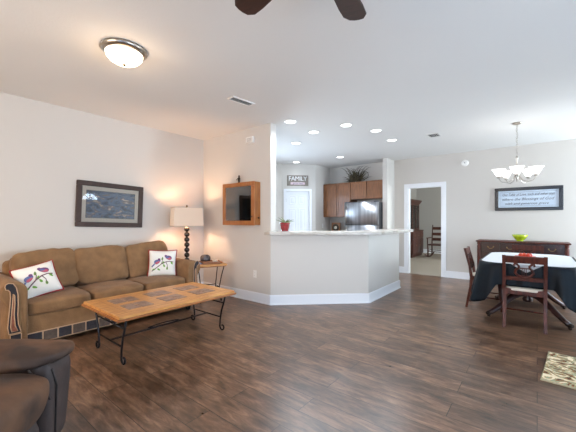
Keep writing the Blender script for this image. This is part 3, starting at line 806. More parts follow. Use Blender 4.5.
bm = nb(); lathe(bm, [(.07, 0), (.07, .012), (.062, .032), (.04, .038), (0, .038)], c, 28, mx=Matrix.Rotation(R(90), 4, 'X')); link('body', bm, 'plastic', o)
bm = nb(); lathe(bm, [(.012, .037), (.012, .042), (0, .042)], c, 12, mx=Matrix.Rotation(R(90), 4, 'X')); link('button', bm, 'vent_grey', o)
def ceil_vent(x, y, lx, ly, label, ang=0):
    o = thing('ceiling_vent', label, 'vent', (x, y, CH), ang, 'ceiling air vents')
    bm = nb(); fw = .018
    for (a, b, c_, d) in ((-lx, lx, ly-fw, ly), (-lx, lx, -ly, -ly+fw), (-lx, -lx+fw, -ly+fw, ly-fw), (lx-fw, lx, -ly+fw, ly-fw)): box(bm, a, b, c_, d, -.010, -.0005)
    link('frame', bm, 'plastic', o, local=True)
    bm = nb(); box(bm, -lx+fw, lx-fw, -ly+fw, ly-fw, -.003, -.0005); link('backing', bm, 'slot', o, local=True)
    n = 5
    bm = nb()
    for k in range(n): bbox(bm, (-lx+fw+(2*lx-2*fw)*(k+.5)/n, 0, -.007), ((2*lx)/n*.5, 2*ly-2*fw, .002), .0008, 1, rot=(0, R(28), 0))
    link('louvre', bm, 'plastic', o, local=True)
ceil_vent(-2.84, 2.62, .065, .17, 'slim white ceiling vent over the gap before the display wall', R(-6))
ceil_vent(-1.386, 5.742, .10, .13, 'small square ceiling vent between the kitchen lights and chandelier')

# ------------------------------------------------------------------ ceiling lights
DL = thing('dome_light', 'lit frosted dome ceiling light with nickel rim above the sofa area', 'ceiling light', (-2.765, 1.20, CH))
bm = nb(); lathe(bm, [(.178, -.0005), (.181, -.018), (.170, -.030), (.157, -.040), (.140, -.042), (.0, -.042)], (0, 0, 0), 40); link('rim', bm, 'nickel', DL, local=True)
bm = nb(); lathe(bm, [(.147, -.042), (.142, -.064), (.118, -.094), (.08, -.116), (.04, -.126), (0, -.128)], (0, 0, 0), 40); link('glass_bowl', bm, 'dome', DL, local=True)
bm = nb(); lathe(bm, [(.012, -.124), (.012, -.136), (.006, -.143), (0, -.144)], (0, 0, 0), 12); link('finial', bm, 'bronze', DL, local=True)
point('dome_light_bulb', (-2.765, 1.20, CH-.24), 4.4, (1.0, .70, .44), .12)
spots = [(-2.856, 3.62, 'recessed ceiling light closest to the wall end above the bar'),
         (-2.895, 4.297, 'recessed ceiling light right of the wall end, second in the row over the bar'),
         (-2.297, 4.289, 'recessed ceiling light over the corner of the bar'),
         (-2.056, 4.86, 'recessed ceiling light above the right arm of the bar'),
         (-2.072, 5.62, 'rightmost recessed ceiling light above the end of the bar'),
         (-3.575, 4.697, 'recessed ceiling light directly behind the one by the wall end'),
         (-4.75, 6.25, 'recessed ceiling light just above the pantry sign'),
         (-3.573, 6.382, 'recessed ceiling light before the fridge and kitchen cabinets')]
base = None
for x, y, lb in spots:
    if base is None:
        base = thing('recessed_light', lb, 'ceiling light', (x, y, CH), 0, 'recessed kitchen ceiling lights')
        bm = nb(); lathe(bm, [(.098, -.0005), (.098, -.006), (.080, -.008), (.078, -.0005)], (0, 0, 0), 32); link('trim_ring', bm, 'plastic', base, local=True)
        bm = nb(); lathe(bm, [(.078, -.001), (.076, -.006), (0, -.007)], (0, 0, 0), 32); link('lens', bm, 'lens', base, local=True)
    else: dup(base, (x, y, CH), 0, lb)
    spot('downlight_beam', (x, y, CH-.03), 7 if x < -4 else 43, (.80, .90, 1.0), 150)

# ------------------------------------------------------------------ ceiling fan
FN = thing('ceiling_fan', 'dark walnut ceiling fan with two blade tips showing at the top edge', 'fan', (-.77, 1.169, CH), 0)
ZF = -.222
bm = nb(); lathe(bm, [(.07, -.0005), (.07, -.02), (.045, -.05), (.02, -.06)], (0, 0, 0), 24); link('canopy', bm, 'bronze', FN, local=True)
bm = nb(); tube(bm, [(0, 0, -.05), (0, 0, -.16)], .012, 12); link('downrod', bm, 'bronze', FN, local=True)
bm = nb(); lathe(bm, [(.03, -.15), (.09, -.17), (.115, -.20), (.115, -.26), (.09, -.29), (.05, -.31), (0, -.312)], (0, 0, 0), 32); link('motor', bm, 'bronze', FN, local=True)
for k in range(5):
    a = R(99.5+72*k); mxr = Matrix.Rotation(a, 4, 'Z') @ Matrix.Translation((0, 0, ZF)) @ Matrix.Rotation(R(10), 4, 'X')
    bm = nb(); half = [(.17, .048), (.30, .062), (.48, .074), (.56, .072), (.598, .045), (.606, .015)]
    poly = half+[(x, -y) for x, y in half[::-1]]
    prism(bm, poly, 'z', -.005, .005, bev=.0015); bm.transform(mxr); bl = link('blade', bm, 'fan', FN, local=True)
    bm = nb(); prism(bm, [(.09, .016), (.20, .03), (.235, .018), (.235, -.018), (.20, -.03), (.09, -.016)], 'z', .005, .010); bm.transform(mxr); link('blade_iron', bm, 'bronze', bl, local=True)

# ------------------------------------------------------------------ potted plant on the bar
pp = Vector((-3.075, 3.755, 1.1035))
PP = thing('potted_plant', 'small spiky plant in a shiny red pot on the bar top', 'plant', pp)

bm = nb(); lathe(bm, [(.056, 0), (.060, .008), (.050, .016), (.060, .024), (.070, .070), (.073, .11), (.080, .112), (.082, .130), (.077, .132), (.072, .115), (0, .112)], pp, 28); link('pot', bm, 'redpot', PP)
bm = nb(); lathe(bm, [(.070, .113), (.04, .122), (0, .124)], pp, 20); link('soil', bm, 'soil', PP)
for k in range(11):
    a = R(33*k+random.uniform(-12, 12)); ln = random.uniform(.11, .20); el = random.uniform(.35, 1.0)
    bm = nb(); pts = []; rr = []
    for j in range(7):
        u = j/6; pts.append(pp+Vector((math.cos(a)*ln*u*(1.1-.3*el), math.sin(a)*ln*u*(1.1-.3*el), .118+ln*el*u*(1-.35*u))))
        rr.append(.010*(1-u)+.0015)
    tube(bm, pts, rr, 6); link('leaf', bm, 'leaf', PP)

# ------------------------------------------------------------------ kitchen
KY = YD-.0005; KF = 7.25
def cab_door(bm, x0, x1, z0, z1, y):
    """frame and recessed panel; front face towards -y"""
    f = .055
    for (a, b, c_, d) in ((x0, x1, z1-f, z1), (x0, x1, z0, z0+f), (x0, x0+f, z0+f, z1-f), (x1-f, x1, z0+f, z1-f)):
        bbox(bm, ((a+b)/2, y-.010, (c_+d)/2), (b-a, .020, d-c_), .003, 1)
    box(bm, x0+f, x1-f, y-.010, y-.003, z0+f, z1-f)
def wall_cab(x0, x1, z0, z1, label, split=True, y=KF):
    o = thing('wall_cabinet', label, 'cabinet', ((x0+x1)/2, (y+KY)/2, z0), 0, 'cherry wall cabinets')
    bm = nb(); box(bm, x0, x1, y, KY, z0, z1); link('carcass', bm, 'cab', o)
    xs = [x0, (x0+x1)/2, x1] if split else [x0, x1]
    for a, b in zip(xs, xs[1:]):
        bm = nb(); cab_door(bm, a+.006, b-.006, z0+.008, z1-.008, y-.001); link('door', bm, 'cab', o)
    bm = nb(); 
    for xx in xs[1:-1]: box(bm, xx-.005, xx+.005, y-.0018, y-.0005, z0+.008, z1-.008)
    if len(xs) > 2: link('door_gap', bm, 'cabdark', o)
wall_cab(-4.566, -3.745, 1.356, 2.25, 'tall cherry wall cabinet with two doors left of the fridge')
wall_cab(-3.74, -2.865, 1.80, 2.25, 'short cherry wall cabinet with two doors above the fridge')
bc = thing('base_cabinet', 'cherry base cabinet under the kitchen counter left of the fridge', 'cabinet', (-4.17, 7.3, 0))
bm = nb(); box(bm, -4.566, -3.79, 7.02, KY, .10, .88); box(bm, -4.566, -3.79, 7.09, KY, 0, .10); link('carcass', bm, 'cab', bc)
for a, b in ((-4.566, -4.18), (-4.18, -3.79)):
    bm = nb(); cab_door(bm, a+.006, b-.006, .12, .68, 7.019); link('door', bm, 'cab', bc)
    bm = nb(); bbox(bm, ((a+b)/2, 7.009, .78), (b-a-.012, .02, .16), .003, 1); link('drawer', bm, 'cab', bc)
bm = nb(); bbox(bm, (-4.178, 7.305, .90), (.775, .62, .038), .006, 1); tag(link('kitchen_countertop', bm, 'stone', loc=(-4.178, 7.3, .881)), 'stone look kitchen counter left of the fridge under the wall cabinet', 'countertop')

RF = thing('refrigerator', 'stainless steel fridge with freezer door on top under short cabinet', 'refrigerator', (-3.275, 7.2, 0))
rx0, rx1, ry = -3.735, -2.875, 6.98
bm = nb(); box(bm, rx0, rx1, ry, 7.60, .03, 1.70); box(bm, rx0+.02, rx1-.02, ry+.03, 7.58, 0, .03); link('body', bm, 'fridge_side', RF)
for nm, za, zb in (('freezer_door', 1.165, 1.705), ('fridge_door', .10, 1.150)):
    t = nb(); box(t, rx0, rx1, -.075, 0, za, zb)
    bmesh.ops.subdivide_edges(t, edges=[e for e in t.edges if abs(e.verts[0].co.x-e.verts[1].co.x) > .1], cuts=16)
    for v in t.verts:
        if v.co.y < -.05: u = (v.co.x-(rx0+rx1)/2)/((rx1-rx0)/2); v.co.y -= .018*(1-u*u)
    for f in t.faces: f.smooth = abs(f.normal.y) > .5
    t.transform(Matrix.Translation((0, ry-.004, 0))); d = link(nm, t, 'steel', RF)
    bm = nb(); hz0, hz1 = (1.20, 1.60) if nm == 'freezer_door' else (.62, 1.11); hx_ = rx0+.06
    pts = [(hx_, ry-.07, hz0), (hx_, ry-.125, hz0+.03), (hx_, ry-.135, (hz0+hz1)/2), (hx_, ry-.125, hz1-.03), (hx_, ry-.07, hz1)]
    tube(bm, pts, .013, 10); link('handle', bm, 'nickel', d)
bm = nb(); box(bm, rx0+.01, rx1-.01, ry-.05, ry+.02, 1.150, 1.165); link('door_seal', bm, 'slot', RF)
for hx_ in (rx0+.06, rx1-.06):
    bm = nb(); bbox(bm, (hx_, ry-.02, 1.712), (.10, .07, .02), .004, 1); link('hinge_cover', bm, 'fridge_side', RF)

gp = Vector((-3.70, 7.42, 2.2505)); GR = thing('dried_grass_bundle', 'bundle of dried grass and twigs lying on top of the kitchen cabinets', 'dried plant', gp)
bm = nb(); bm2 = nb()
for k in range(110):
    a = random.uniform(0, 2*math.pi); ln = random.uniform(.18, .42); up = random.uniform(.3, 2.4)
    st = Vector((random.uniform(-.16, .16), random.uniform(-.06, .06), random.uniform(.012, .05)))
    dx = math.cos(a); dy = math.sin(a)*.35
    pts = [gp+st+Vector((dx*ln*u*.85, dy*ln*u, max(-st.z+.008, ln*up*(u-.55*u*u)))) for u in (0, .25, .5, .75, 1.0)]
    for q in pts: q.y = min(q.y, YD-.02)
    tube(bm if k % 3 else bm2, pts, [.0065, .0075, .0065, .004, .001], 4, mi=0)
link('grass_blades', bm, 'grass', GR); link('twigs', bm2, 'straw', GR)
bm = nb(); tube(bm, [gp+Vector((.26+.10*math.cos(R(a)), 0, .17+.10*math.sin(R(a)))) for a in range(-140, 180, 20)], .005, 5); link('twig_loop', bm, 'straw', GR)

dp = Vector((-4.30, 7.46, .9195)); WD = thing('wooden_wall_plaque', 'square brown wooden plaque with a round centre standing on kitchen counter', 'plaque', dp)
bm = nb(); bbox(bm, dp+Vector((0, 0, .145)), (.27, .03, .28), .006, 1); link('board', bm, 'tray', WD)
bm = nb(); lathe(bm, [(.10, 0), (.10, .008), (.075, .010), (.072, .004), (0, .004)], dp+Vector((0, -.0155, .15)), 28, mx=Matrix.Rotation(R(90), 4, 'X')); link('ring', bm, 'straw', WD)
bm = nb(); lathe(bm, [(.045, .003), (.04, .012), (0, .014)], dp+Vector((0, -.0155, .15)), 20, mx=Matrix.Rotation(R(90), 4, 'X')); link('medallion', bm, 'cream', WD)

# pantry sign
SGM = MP @ Matrix.Translation(((d0+d1)/2, -.002, 2.31))
sgo = SGM @ Vector((0, 0, 0)); SG = thing('pantry_sign', 'weathered wooden sign with white lettering above the white pantry door', 'sign', sgo, ang)
bm = nb(); bbox(bm, (0, -.010, 0), (.56, .020, .275), .004, 1); link('board', bm, 'signwood', SG, local=True)
TX = Matrix.Rotation(R(90), 4, 'X')
bm = text_bm('FAMILY', .16, .004, 0, .92); bm.transform(Matrix.Translation((.0, -.0222, .045)) @ TX); link('lettering', bm, 'signletter', SG, local=True)
bm = nb(); box(bm, -.19, .19, -.0215, -.0203, -.105, -.045); link('banner', bm, 'banner', SG, local=True)
bm = text_bm('gather here', .055, .002, .25, 1.0); bm.transform(Matrix.Translation((0, -.0225, -.075)) @ TX); link('small_lettering', bm, 'ink', SG, local=True)

# ------------------------------------------------------------------ study furniture
HU = thing('hutch', 'dark wood hutch with glazed upper shelves seen through the doorway', 'hutch', (SX0+.24, 11.35, 0))
hx0, hx1, hy0, hy1 = SX0+.021, SX0+.46, 10.75, 11.95
bm = nb(); box(bm, hx0, hx1, hy0, hy1, .08, .88); box(bm, hx0, hx1-.03, hy0+.03, hy1-.03, 0, .08); link('base', bm, 'hutch', HU)
bm = nb(); bbox(bm, ((hx0+hx1)/2+.01, (hy0+hy1)/2, .90), (hx1-hx0+.02, hy1-hy0+.04, .035), .006, 1); link('top', bm, 'hutch', HU)
for k in range(3):
    ya = hy0+.4*k+.01
    bm = nb()
    bbox(bm, (hx1+.009, ya+.19, .36), (.018, .37, .50), .006, 1); bbox(bm, (hx1+.018, ya+.19, .36), (.012, .25, .36), .006, 1); dd = link('door', bm, 'hutch', HU)
    bm = nb(); lathe(bm, [(.006, 0), (.012, .016), (0, .02)], (hx1+.018, ya+.34, .40), 10, mx=Matrix.Rotation(R(90), 4, 'Y')); link('knob', bm, 'brass', dd)
    bm = nb(); bbox(bm, (hx1+.009, ya+.19, .74), (.018, .37, .20), .006, 1); dd = link('drawer', bm, 'hutch', HU)
    bm = nb(); lathe(bm, [(.006, 0), (.012, .016), (0, .02)], (hx1+.018, ya+.19, .74), 10, mx=Matrix.Rotation(R(90), 4, 'Y')); link('knob', bm, 'brass', dd)
ux = hx0+.30
bm = nb(); box(bm, hx0, ux, hy0+.03, hy0+.055, .918, 1.86); box(bm, hx0, ux, hy1-.055, hy1-.03, .918, 1.86); box(bm, hx0, hx0+.02, hy0+.055, hy1-.055, .918, 1.86)
for z in (1.22, 1.53, 1.83): box(bm, hx0+.02, ux-.02, hy0+.055, hy1-.055, z, z+.022)
link('shelf_unit', bm, 'hutch', HU)
bm = nb()
for k in range(3):
    ya, yb = hy0+.03+.38*k, hy0+.03+.38*(k+1)
    for (a, b, c_, d) in ((ya, yb, 1.80, 1.86), (ya, yb, .92, .97), (ya, ya+.035, .97, 1.80), (yb-.035, yb, .97, 1.80)): box(bm, ux-.002, ux+.018, a, b, c_, d)
gd = link('glazed_doors', bm, 'hutch', HU)
bm = nb(); box(bm, ux+.004, ux+.008, hy0+.06, hy1-.06, .96, 1.81); link('glass', bm, 'pane', gd)
bm = nb()
t = nb(); prism(t, [(hx0, 1.861), (ux+.02, 1.861), (ux+.09, 1.95), (ux+.09, 1.985), (hx0, 1.985)], 'y', hy0-.03, hy1+.03); merge(bm, t)
link('cornice', bm, 'hutch', HU)

RK = thing('rocking_chair', 'dark wooden rocking chair seen through the doorway on beige carpet', 'rocking chair', (-2.66, 11.5, 0), R(-92))
def rk(name, bm): link(name, bm, 'hutch', RK, local=True)
# local: x forward
for s in (-1, 1):
    bm = nb(); tube(bm, [(-.50+1.0*u, s*.25, .022+.10*(2*u-1.06)**2) for u in [k/14 for k in range(15)]], .022, 8); rk('rocker', bm)
    bm = nb(); tube(bm, [(.22, s*.25, .035), (.22, s*.25, .25), (.22, s*.26, .44), (.21, s*.27, .64)], [.018, .024, .018, .018], 8); rk('front_leg', bm)
    bm = nb(); tube(bm, [(-.20, s*.24, .045), (-.20, s*.24, .42), (-.27, s*.25, .75), (-.36, s*.26, 1.10)], [.02, .022, .02, .014], 8); rk('back_post', bm)
    bm = nb(); bbox(bm, (-.02, s*.275, .655), (.52, .06, .028), .012, 2); rk('armrest', bm)
bm = nb(); bbox(bm, (.01, 0, .43), (.50, .52, .04), .015, 2); rk('seat', bm)
for z, x in ((.60, -.235), (.78, -.28), (.98, -.325)):
    bm = nb(); bbox(bm, (x, 0, z), (.022, .50, .10), .008, 2, rot=(0, R(-13), 0)); rk('back_slat', bm)
bm = nb(); tube(bm, [(.22, -.25, .20), (.22, .25, .20)], .012, 8); tube(bm, [(-.20, -.24, .22), (-.20, .24, .22)], .012, 8)
for s in (-1, 1): tube(bm, [(-.20, s*.24, .24), (.22, s*.25, .24)], .012, 8)
rk('stretcher', bm)

# ------------------------------------------------------------------ dining sign
sx0, sx1, sz0, sz1 = -.676, .375, 1.462, 1.918
dsc = ((sx0+sx1)/2, YD, (sz0+sz1)/2); DS = thing('framed_text_sign', 'long black framed sign with handwritten verse behind the chandelier', 'sign', dsc)
bm = nb(); f = .062
for (a, b, c_, d) in ((sx0, sx1, sz1-f, sz1), (sx0, sx1, sz0, sz0+f), (sx0, sx0+f, sz0+f, sz1-f), (sx1-f, sx1, sz0+f, sz1-f)):
    bbox(bm, ((a+b)/2, YD-.0165, (c_+d)/2), (b-a, .032, d-c_), .006, 1)
link('frame', bm, 'frame_black', DS)
bm = nb(); box(bm, sx0+f-.005, sx1-f+.005, YD-.014, YD-.004, sz0+f-.005, sz1-f+.005); link('panel', bm, 'paper', DS)
bm = nb()
for z, s_, sz, dxx in ((.085, "Our Table of Love, such and other joys", .074, 0), (-.005, "where the Blessings of God", .072, -.01), (-.09, "with and generous grace", .068, -.02)):
    t = text_bm(s_, sz, .002, .35, 1.0)
    xs = [v.co.x for v in t.verts]; k = min(1.0, .80/(max(xs)-min(xs))); t.transform(Matrix.Scale(k, 4, (1, 0, 0)))
    bm = nb(); merge(bm, t, Matrix.Translation((dsc[0]+dxx, YD-.0155, dsc[2]+z)) @ TX); link('lettering', bm, 'ink', DS)
bm = nb(); tube(bm, [(a, YD-.0145, b) for a, b in ((sx0+f+.03, sz0+f+.03), (sx1-f-.03, sz0+f+.03), (sx1-f-.03, sz1-f-.03), (sx0+f+.03, sz1-f-.03))], .0022, 4, closed=True); link('border_line', bm, 'ink', DS)

# ------------------------------------------------------------------ buffet
BU = thing('buffet', 'dark mahogany buffet with brass bail handles against the dining wall', 'buffet', (-.26, 7.38, 0))
bx0, bx1, by0, by1 = -.955, .455, 7.15, YD-.018
bm = nb(); box(bm, bx0+.03, bx1-.03, by0+.02, by1, .24, .845); link('carcass', bm, 'mahog_dark', BU)
bm = nb(); bbox(bm, ((bx0+bx1)/2, (by0+by1)/2-.005, .86), (bx1-bx0, by1-by0+.02, .028), .009, 2); link('top', bm, 'mahog', BU)
n = 4; dw = (bx1-bx0-.20)/n
for k in range(n):
    xa = bx0+.10+dw*k
    for za, zb, nm in ((.675, .825, 'drawer'), (.27, .66, 'door')):
        bm = nb(); bbox(bm, (xa+dw/2, by0+.012, (za+zb)/2), (dw-.014, .022, zb-za), .005, 1); bbox(bm, (xa+dw/2, by0+.003, (za+zb)/2), (dw-.075, .008, zb-za-.055), .003, 1)
        d = link(nm, bm, 'mahog_dark', BU)
        bm = nb(); hc = Vector((xa+dw/2, by0-.004, (za+zb)/2+.01))
        tube(bm, [hc+Vector((.045*math.cos(R(a)), -.012, .032*math.sin(R(a)))) for a in range(180, 361, 18)], .004, 6)
        for s in (-1, 1): lathe(bm, [(.011, 0), (.011, .004), (.006, .008), (.006, .016), (0, .016)], hc+Vector((s*.045, .001, 0)), 10, mx=Matrix.Rotation(R(90), 4, 'X'))
        link('bail_handle', bm, 'brass', d)
for s, x in ((-1, bx0+.055), (1, bx1-.055)):
    bm = nb(); prof = [(.026, .25), (.030, .28), (.024, .31)]+[(.028+.003*math.cos(k*.0), .33+.04*k) for k in range(12)]+[(.024, .79), (.032, .81), (.032, .845)]
    lathe(bm, prof, (x, by0+.02, 0), 14)
    for k in range(9):
        a = R(180+ k*22.5); tube(bm, [(x+.028*math.cos(a), by0+.02+.028*math.sin(a), .33), (x+.028*math.cos(a), by0+.02+.028*math.sin(a), .77)], .004, 5)
    link('reeded_column', bm, 'mahog', BU)
    for y in (by0+.02, by1-.04):
        bm = nb(); lathe(bm, [(.014, 0), (.022, .02), (.016, .04), (.028, .20), (.032, .24)], (x, y, 0), 14); link('leg', bm, 'mahog_dark', BU)
gb = Vector((-.255, 7.36, .8745))
bm = nb(); lathe(bm, [(0, 0), (.05, 0), (.055, .008), (.05, .014), (.075, .035), (.108, .08), (.128, .122), (.122, .124), (.10, .082), (.065, .04), (0, .026)], gb, 32)
t = tag(link('glass_bowl', bm, 'lime', loc=gb), 'lime green bowl standing on the mahogany buffet', 'bowl')

# ------------------------------------------------------------------ dining table
TCx, TCy, TW, TL, TZ = -.10, 5.42, .50, .80, .742
DT = thing('dining_table', 'mahogany double pedestal dining table hidden under a dark cloth', 'table', (TCx, TCy, 0))
def rrect(hw, hl, r, n=10):
    out = []
    for (sx_, sy_, a0) in ((1, -1, -90), (1, 1, 0), (-1, 1, 90), (-1, -1, 180)):
        for k in range(n+1):
            a = R(a0+90*k/n); out.append((TCx+sx_*(hw-r)+r*math.cos(a), TCy+sy_*(hl-r)+r*math.sin(a)))
    return out
bm = nb(); prism(bm, rrect(TW-.008, TL-.008, .22), 'z', TZ-.032, TZ-.004, bev=.006); link('tabletop', bm, 'mahog', DT)
bm = nb(); bbox(bm, (TCx, TCy, TZ-.065), (2*TW-.30, 2*TL-.34, .06), .005, 1); link('apron', bm, 'mahog_dark', DT)
for ys in (-1, 1):
    py = TCy+ys*.22
    bm = nb(); lathe(bm, [(.05, .20), (.06, .23), (.045, .26), (.04, .32), (.062, .42), (.058, .48), (.036, .54), (.05, .60), (.07, .645)], (TCx, py, 0), 24); ped = link('pedestal', bm, 'mahog_dark', DT)
    for dx, dy in ((.40, ys*.32), (-.40, ys*.32)):
        L_ = math.hypot(dx, dy); bm = nb(); pts = []; rr = []
        for k in range(11):
            u = k/10; z = .27*(1-u)**1.0+.045+.075*math.sin(math.pi*u)*(1-u)-.015*math.sin(math.pi*u)*u
            pts.append((TCx+dx*(.06+.94*u), py+dy*(.06+.94*u), z)); rr.append(.048-.020*u)
        tube(bm, pts, rr, 10); lg = link('leg', bm, 'mahog_dark', ped)
        bm = nb(); q = Vector(pts[-1]); e_ = Vector((dx, dy, 0)).normalized()
        tube(bm, [q-e_*.035+Vector((0, 0, .008)), q+e_*.012, q+e_*.03], [.028, .028, .018], 10); lathe(bm, [(.018, 0), (.018, .03)], (q.x, q.y, 0), 10)
        link('brass_cap', bm, 'bronze', ped)

bm = nb(); bbox(bm, (TCx, TCy, .245), (.05, .36, .045), .008, 2); link('stretcher_beam', bm, 'mahog_dark', DT)

# dark cloth with falling corners and folds
bm = nb(); per = []; base_ = rrect(TW, TL, .24, 12)
P = [Vector(p) for p in base_]
# resample the outline evenly
tot = sum((P[(i+1) % len(P)]-P[i]).length for i in range(len(P))); N_ = 260; res = []; i = 0; acc = 0.0
for k in range(N_):
    tgt = tot*k/N_
    while acc+(P[(i+1) % len(P)]-P[i]).length < tgt: acc += (P[(i+1) % len(P)]-P[i]).length; i += 1
    e_ = P[(i+1) % len(P)]-P[i]; res.append(P[i]+e_*((tgt-acc)/max(1e-9, e_.length)))
rows = 12; rings = []
for j in range(rows+1):
    u = j/rows; ring = []
    for k, p in enumerate(res):
        nrm = (res[(k+1) % N_]-res[k-1]).normalized(); nrm = Vector((nrm.y, -nrm.x))
        ax, ay = abs(p.x-TCx)/TW, abs(p.y-TCy)/TL
        corner = max(0.0, min(1.0, (ax+ay-1.42)/.36))**1.3
        drop = .315+.20*corner
        fold = math.sin(k*2*math.pi/N_*30+1.3*math.sin(k*.13))*.026+math.sin(k*2*math.pi/N_*13+.6)*.018
        out = .004+.05*u+.07*corner*u+fold*u**.7*(1-.25*corner)
        z = TZ+.001-.012*min(1, u*6)-drop*max(0, u-.02)
        k3 = 0.0
        for (qx, qy, hx2, hy2) in ((-.118, TCy-TL, .235, .25), (TCx-TW, 5.40, .25, .235), (-.125, TCy+TL, .235, .25)):   # lies over the chair seats
            k2 = max(0.0, min(1.0, (1.0+.09/.2-max(abs(p.x-qx)/hx2, abs(p.y-qy)/hy2))/.3))
            if k2 > 0: z = max(z, (TZ-.260)*k2+z*(1-k2)); k3 = max(k3, k2)
        q = p+nrm*out*(1-.75*k3); ring.append(bm.verts.new((q.x, q.y, z)))
    rings.append(ring)
for A_, B_ in zip(rings, rings[1:]):
    for k in range(N_):
        f = bm.faces.new((A_[k], B_[k], B_[(k+1) % N_], A_[(k+1) % N_])); f.smooth = True
f = bm.faces.new(rings[0]); f.normal_update()
bmesh.ops.recalc_face_normals(bm, faces=bm.faces)
tc_ = tag(link('tablecloth', bm, 'cloth', loc=(TCx, TCy, TZ)), 'dark teal tablecloth hanging in folds over the dining table', 'tablecloth')
md = tc_.modifiers.new('thickness', 'SOLIDIFY'); md.thickness = .002; md.offset = 1
# white cover with a point hanging over the near edge
bm = nb(); poly = rrect(TW-.022, TL-.022, .23, 8)
prism(bm, poly, 'z', TZ+.0035, TZ+.007)
t = nb(); yb = TCy-TL
tri = [(TCx-.15, yb+.035, TZ+.0075), (TCx+.15, yb+.035, TZ+.0075), (TCx+.15, yb-.010, TZ+.0055), (TCx-.15, yb-.010, TZ+.0055), (TCx, yb-.052, TZ-.085)]
v = [t.verts.new(p) for p in tri]; t.faces.new((v[0], v[1], v[2], v[3])); t.faces.new((v[3], v[2], v[4]))
bmesh.ops.solidify(t, geom=list(t.faces), thickness=.002); merge(bm, t)
tag(link('table_cover', bm, 'cloth_white', loc=(TCx, TCy, TZ+.003)), 'white cover spread over the dark tablecloth on the dining table', 'table cover')
od = Vector((-.13, 5.42, TZ+.0075)); OD = thing('centrepiece', 'low orange red centrepiece in the middle of the white table cover', 'centrepiece', od)
bm = nb(); lathe(bm, [(0, 0), (.05, 0), (.07, .008), (.115, .022), (.118, .028), (.07, .016), (0, .010)], od, 28); link('plate', bm, 'orange', OD)
for k in range(7):
    a = R(k*51.4); bm = nb(); c = od+Vector((.055*math.cos(a), .055*math.sin(a), .040))
    lathe(bm, [(0, -.026)]+[(.026*math.sin(math.pi*j/8), -.026*math.cos(math.pi*j/8)) for j in range(1, 8)]+[(0, .026)], c, 12); link('petal', bm, 'orange', OD)

# ------------------------------------------------------------------ dining chairs (local +x is the way the sitter faces)
def make_chair(label, loc, rz):
    o = thing('dining_chair', label, 'chair', loc, rz, 'lyre back dining chairs')
    for s in (-1, 1):
        bm = nb(); pts = [(-.018, s*.190, 0), (.005, s*.190, .14), (.035, s*.192, .30), (.045, s*.193, .44), (.025, s*.193, .60), (-.015, s*.193, .76), (-.04, s*.193, .862)]
        prev = None
        rings = []
        for (x, y, z), wd in zip(pts, (.030, .032, .036, .040, .034, .032, .030)):
            rings.append([bm.verts.new((x+a*wd/2, y+b*.0165, z)) for a, b in ((-1, -1), (1, -1), (1, 1), (-1, 1))])
        for A_, B_ in zip(rings, rings[1:]):
            for k in range(4): bm.faces.new((A_[k], A_[(k+1) % 4], B_[(k+1) % 4], B_[k]))
        bm.faces.new(rings[0][::-1]); bm.faces.new(rings[-1])
        link('back_post', bm, 'mahog', o, local=True)
        bm = nb(); tube(bm, [(.41, s*.20, 0), (.405, s*.20, .1), (.39, s*.20, .28), (.38, s*.20, .40)], [.014, .016, .02, .024], 8); link('front_leg', bm, 'mahog', o, local=True)
    bm = nb(); bbox(bm, (-.030, 0, .815), (.024, .40, .085), .006, 2, rot=(0, R(-14), 0)); link('crest_rail', bm, 'mahog', o, local=True)
    bm = nb(); bbox(bm, (.027, 0, .585), (.022, .36, .045), .005, 2, rot=(0, R(-6), 0)); link('lower_rail', bm, 'mahog', o, local=True)
    bm = nb()
    for s in (-1, 1):
        c = [(.02, s*.012, .612), (.017, s*.055, .622), (.013, s*.085, .655), (.008, s*.078, .690), (.002, s*.052, .715), (-.004, s*.048, .738), (-.010, s*.068, .760), (-.013, s*.092, .765), (-.011, s*.098, .748), (-.009, s*.085, .742)]
        tube(bm, c, [.013, .014, .015, .014, .012, .012, .013, .012, .010, .008], 8)
    for y in (-.02, 0, .02): tube(bm, [(.018, y, .625), (.0, y*.9, .715)], .0035, 6)
    tube(bm, [(.002, -.055, .712), (.002, .055, .712)], .007, 6)
    bbox(bm, (.020, 0, .612), (.024, .07, .03), .006, 1)
    link('lyre_splat', bm, 'mahog', o, local=True)
    bm = nb(); prism(bm, [(.03, -.19), (.03, .19), (.40, .225), (.40, -.225)], 'z', .392, .462, bev=.004); link('seat_rail', bm, 'mahog', o, local=True)
    bm = nb()
    t = nb(); soft(t, (0, 0, 0), (.38, .41, .04), 6, 10, crown=.3)
    for q in t.verts: q.co.y *= .86+.14*(q.co.x+.2)/.4
    merge(bm, t, Matrix.Translation((.215, 0, .453))); link('seat', bm, 'cream', o, local=True)
    bm = nb()
    for s in (-1, 1): tube(bm, [(.03, s*.190, .17), (.40, s*.20, .17)], .010, 6)
    tube(bm, [(.22, -.195, .17), (.22, .195, .17)], .010, 6); link('stretcher', bm, 'mahog', o, local=True)
    return o
ch = make_chair('mahogany lyre back chair nearest the viewer, its back hiding the table edge', (-.118, 4.53, 0), R(91))
dup(ch, (-.80, 5.40, 0), R(2), 'mahogany lyre back chair at the left end of the dining table in side view')
dup(ch, (-.125, 6.42, 0), R(-90), 'mahogany chair on the far side of the table before the buffet')

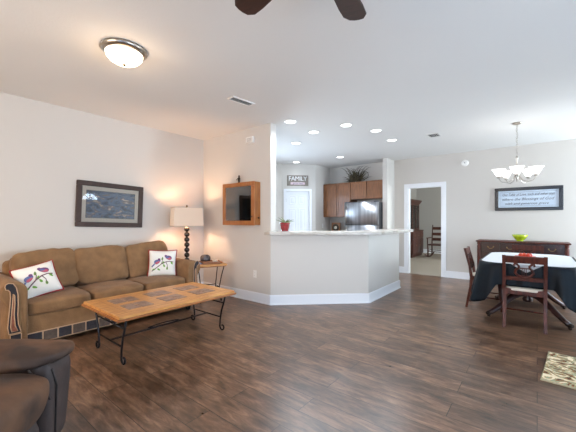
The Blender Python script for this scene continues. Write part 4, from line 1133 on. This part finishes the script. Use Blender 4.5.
# ------------------------------------------------------------------ chandelier
hx_, hy_ = -.238, 5.816
CD = thing('chandelier', 'five light chandelier with white bell shades hanging on a chain over the table', 'chandelier', (hx_, hy_, CH))
bm = nb(); lathe(bm, [(.065, -.0005), (.065, -.008), (.04, -.022), (.012, -.030), (0, -.032)], (0, 0, 0), 28); link('canopy', bm, 'nickel', CD, local=True)
bm = nb(); z = -.03; k = 0
while z > -.50:
    a = (k % 2)*math.pi/2; t = nb()
    tube(t, [(.010*math.cos(b)*math.cos(a), .010*math.cos(b)*math.sin(a), z-.016+.018*math.sin(b)) for b in [2*math.pi*j/10 for j in range(10)]], .0026, 5, closed=True); merge(bm, t)
    z -= .029; k += 1
tube(bm, [(.012*math.cos(j*.5), .012*math.sin(j*.5), -.03-.48*j/40) for j in range(41)], .0022, 5)
link('chain', bm, 'nickel', CD, local=True)
bm = nb(); lathe(bm, [(0, -.50), (.016, -.505), (.022, -.53), (.010, -.55), (.010, -.70), (.02, -.72), (.034, -.76), (.026, -.80), (.012, -.83), (.018, -.845), (0, -.86)], (0, 0, 0), 20); link('stem', bm, 'shade_metal' if False else 'nickel', CD, local=True)
for k in range(5):
    a = R(-88+72*k); ca, sa = math.cos(a), math.sin(a)
    bm = nb(); pts = [(.02, -.79), (.07, -.865), (.14, -.895), (.20, -.88), (.23, -.84), (.235, -.815)]
    tube(bm, [(r*ca, r*sa, z) for r, z in pts], .006, 8)
    lathe(bm, [(.022, -.825), (.028, -.815), (.028, -.80), (.02, -.79)], (.235*ca, .235*sa, 0), 14); link('arm', bm, 'nickel', CD, local=True)
    bm = nb(); lathe(bm, [(.026, -.800), (.040, -.785), (.058, -.755), (.078, -.715), (.098, -.685), (.108, -.676), (.102, -.676), (.088, -.690), (.070, -.720), (.05, -.76), (.03, -.788), (0, -.792)], (.25*ca, .25*sa, 0), 24); bm.transform(Matrix.Translation((.235*ca, .235*sa, -.80)) @ Matrix.Scale(.88, 4) @ Matrix.Translation((-.25*ca, -.25*sa, .80))); link('bell_shade', bm, 'shade_glass', CD, local=True)
    point('chandelier_bulb', (hx_+.25*ca, hy_+.25*sa, CH-.67), 0.5, (1.0, 0.93, 0.84), .04)

# ------------------------------------------------------------------ rug
RG = thing('rug', 'small green and tan leaf patterned rug at the right edge of the floor', 'rug', (.602, 3.49, 0), R(-5))
bm = nb(); bbox(bm, (0, 0, .0085), (1.10, .70, .008), .003, 1); link('pile', bm, 'rug', RG, local=True)
bm = nb(); tube(bm, [(-.55, -.35, .009), (.55, -.35, .009), (.55, .35, .009), (-.55, .35, .009)], .0075, 6, closed=True); link('binding', bm, 'rugedge', RG, local=True)
bm = nb(); box(bm, -.54, .54, -.34, .34, .0005, .0046); link('underlay', bm, 'rugback', RG, local=True)
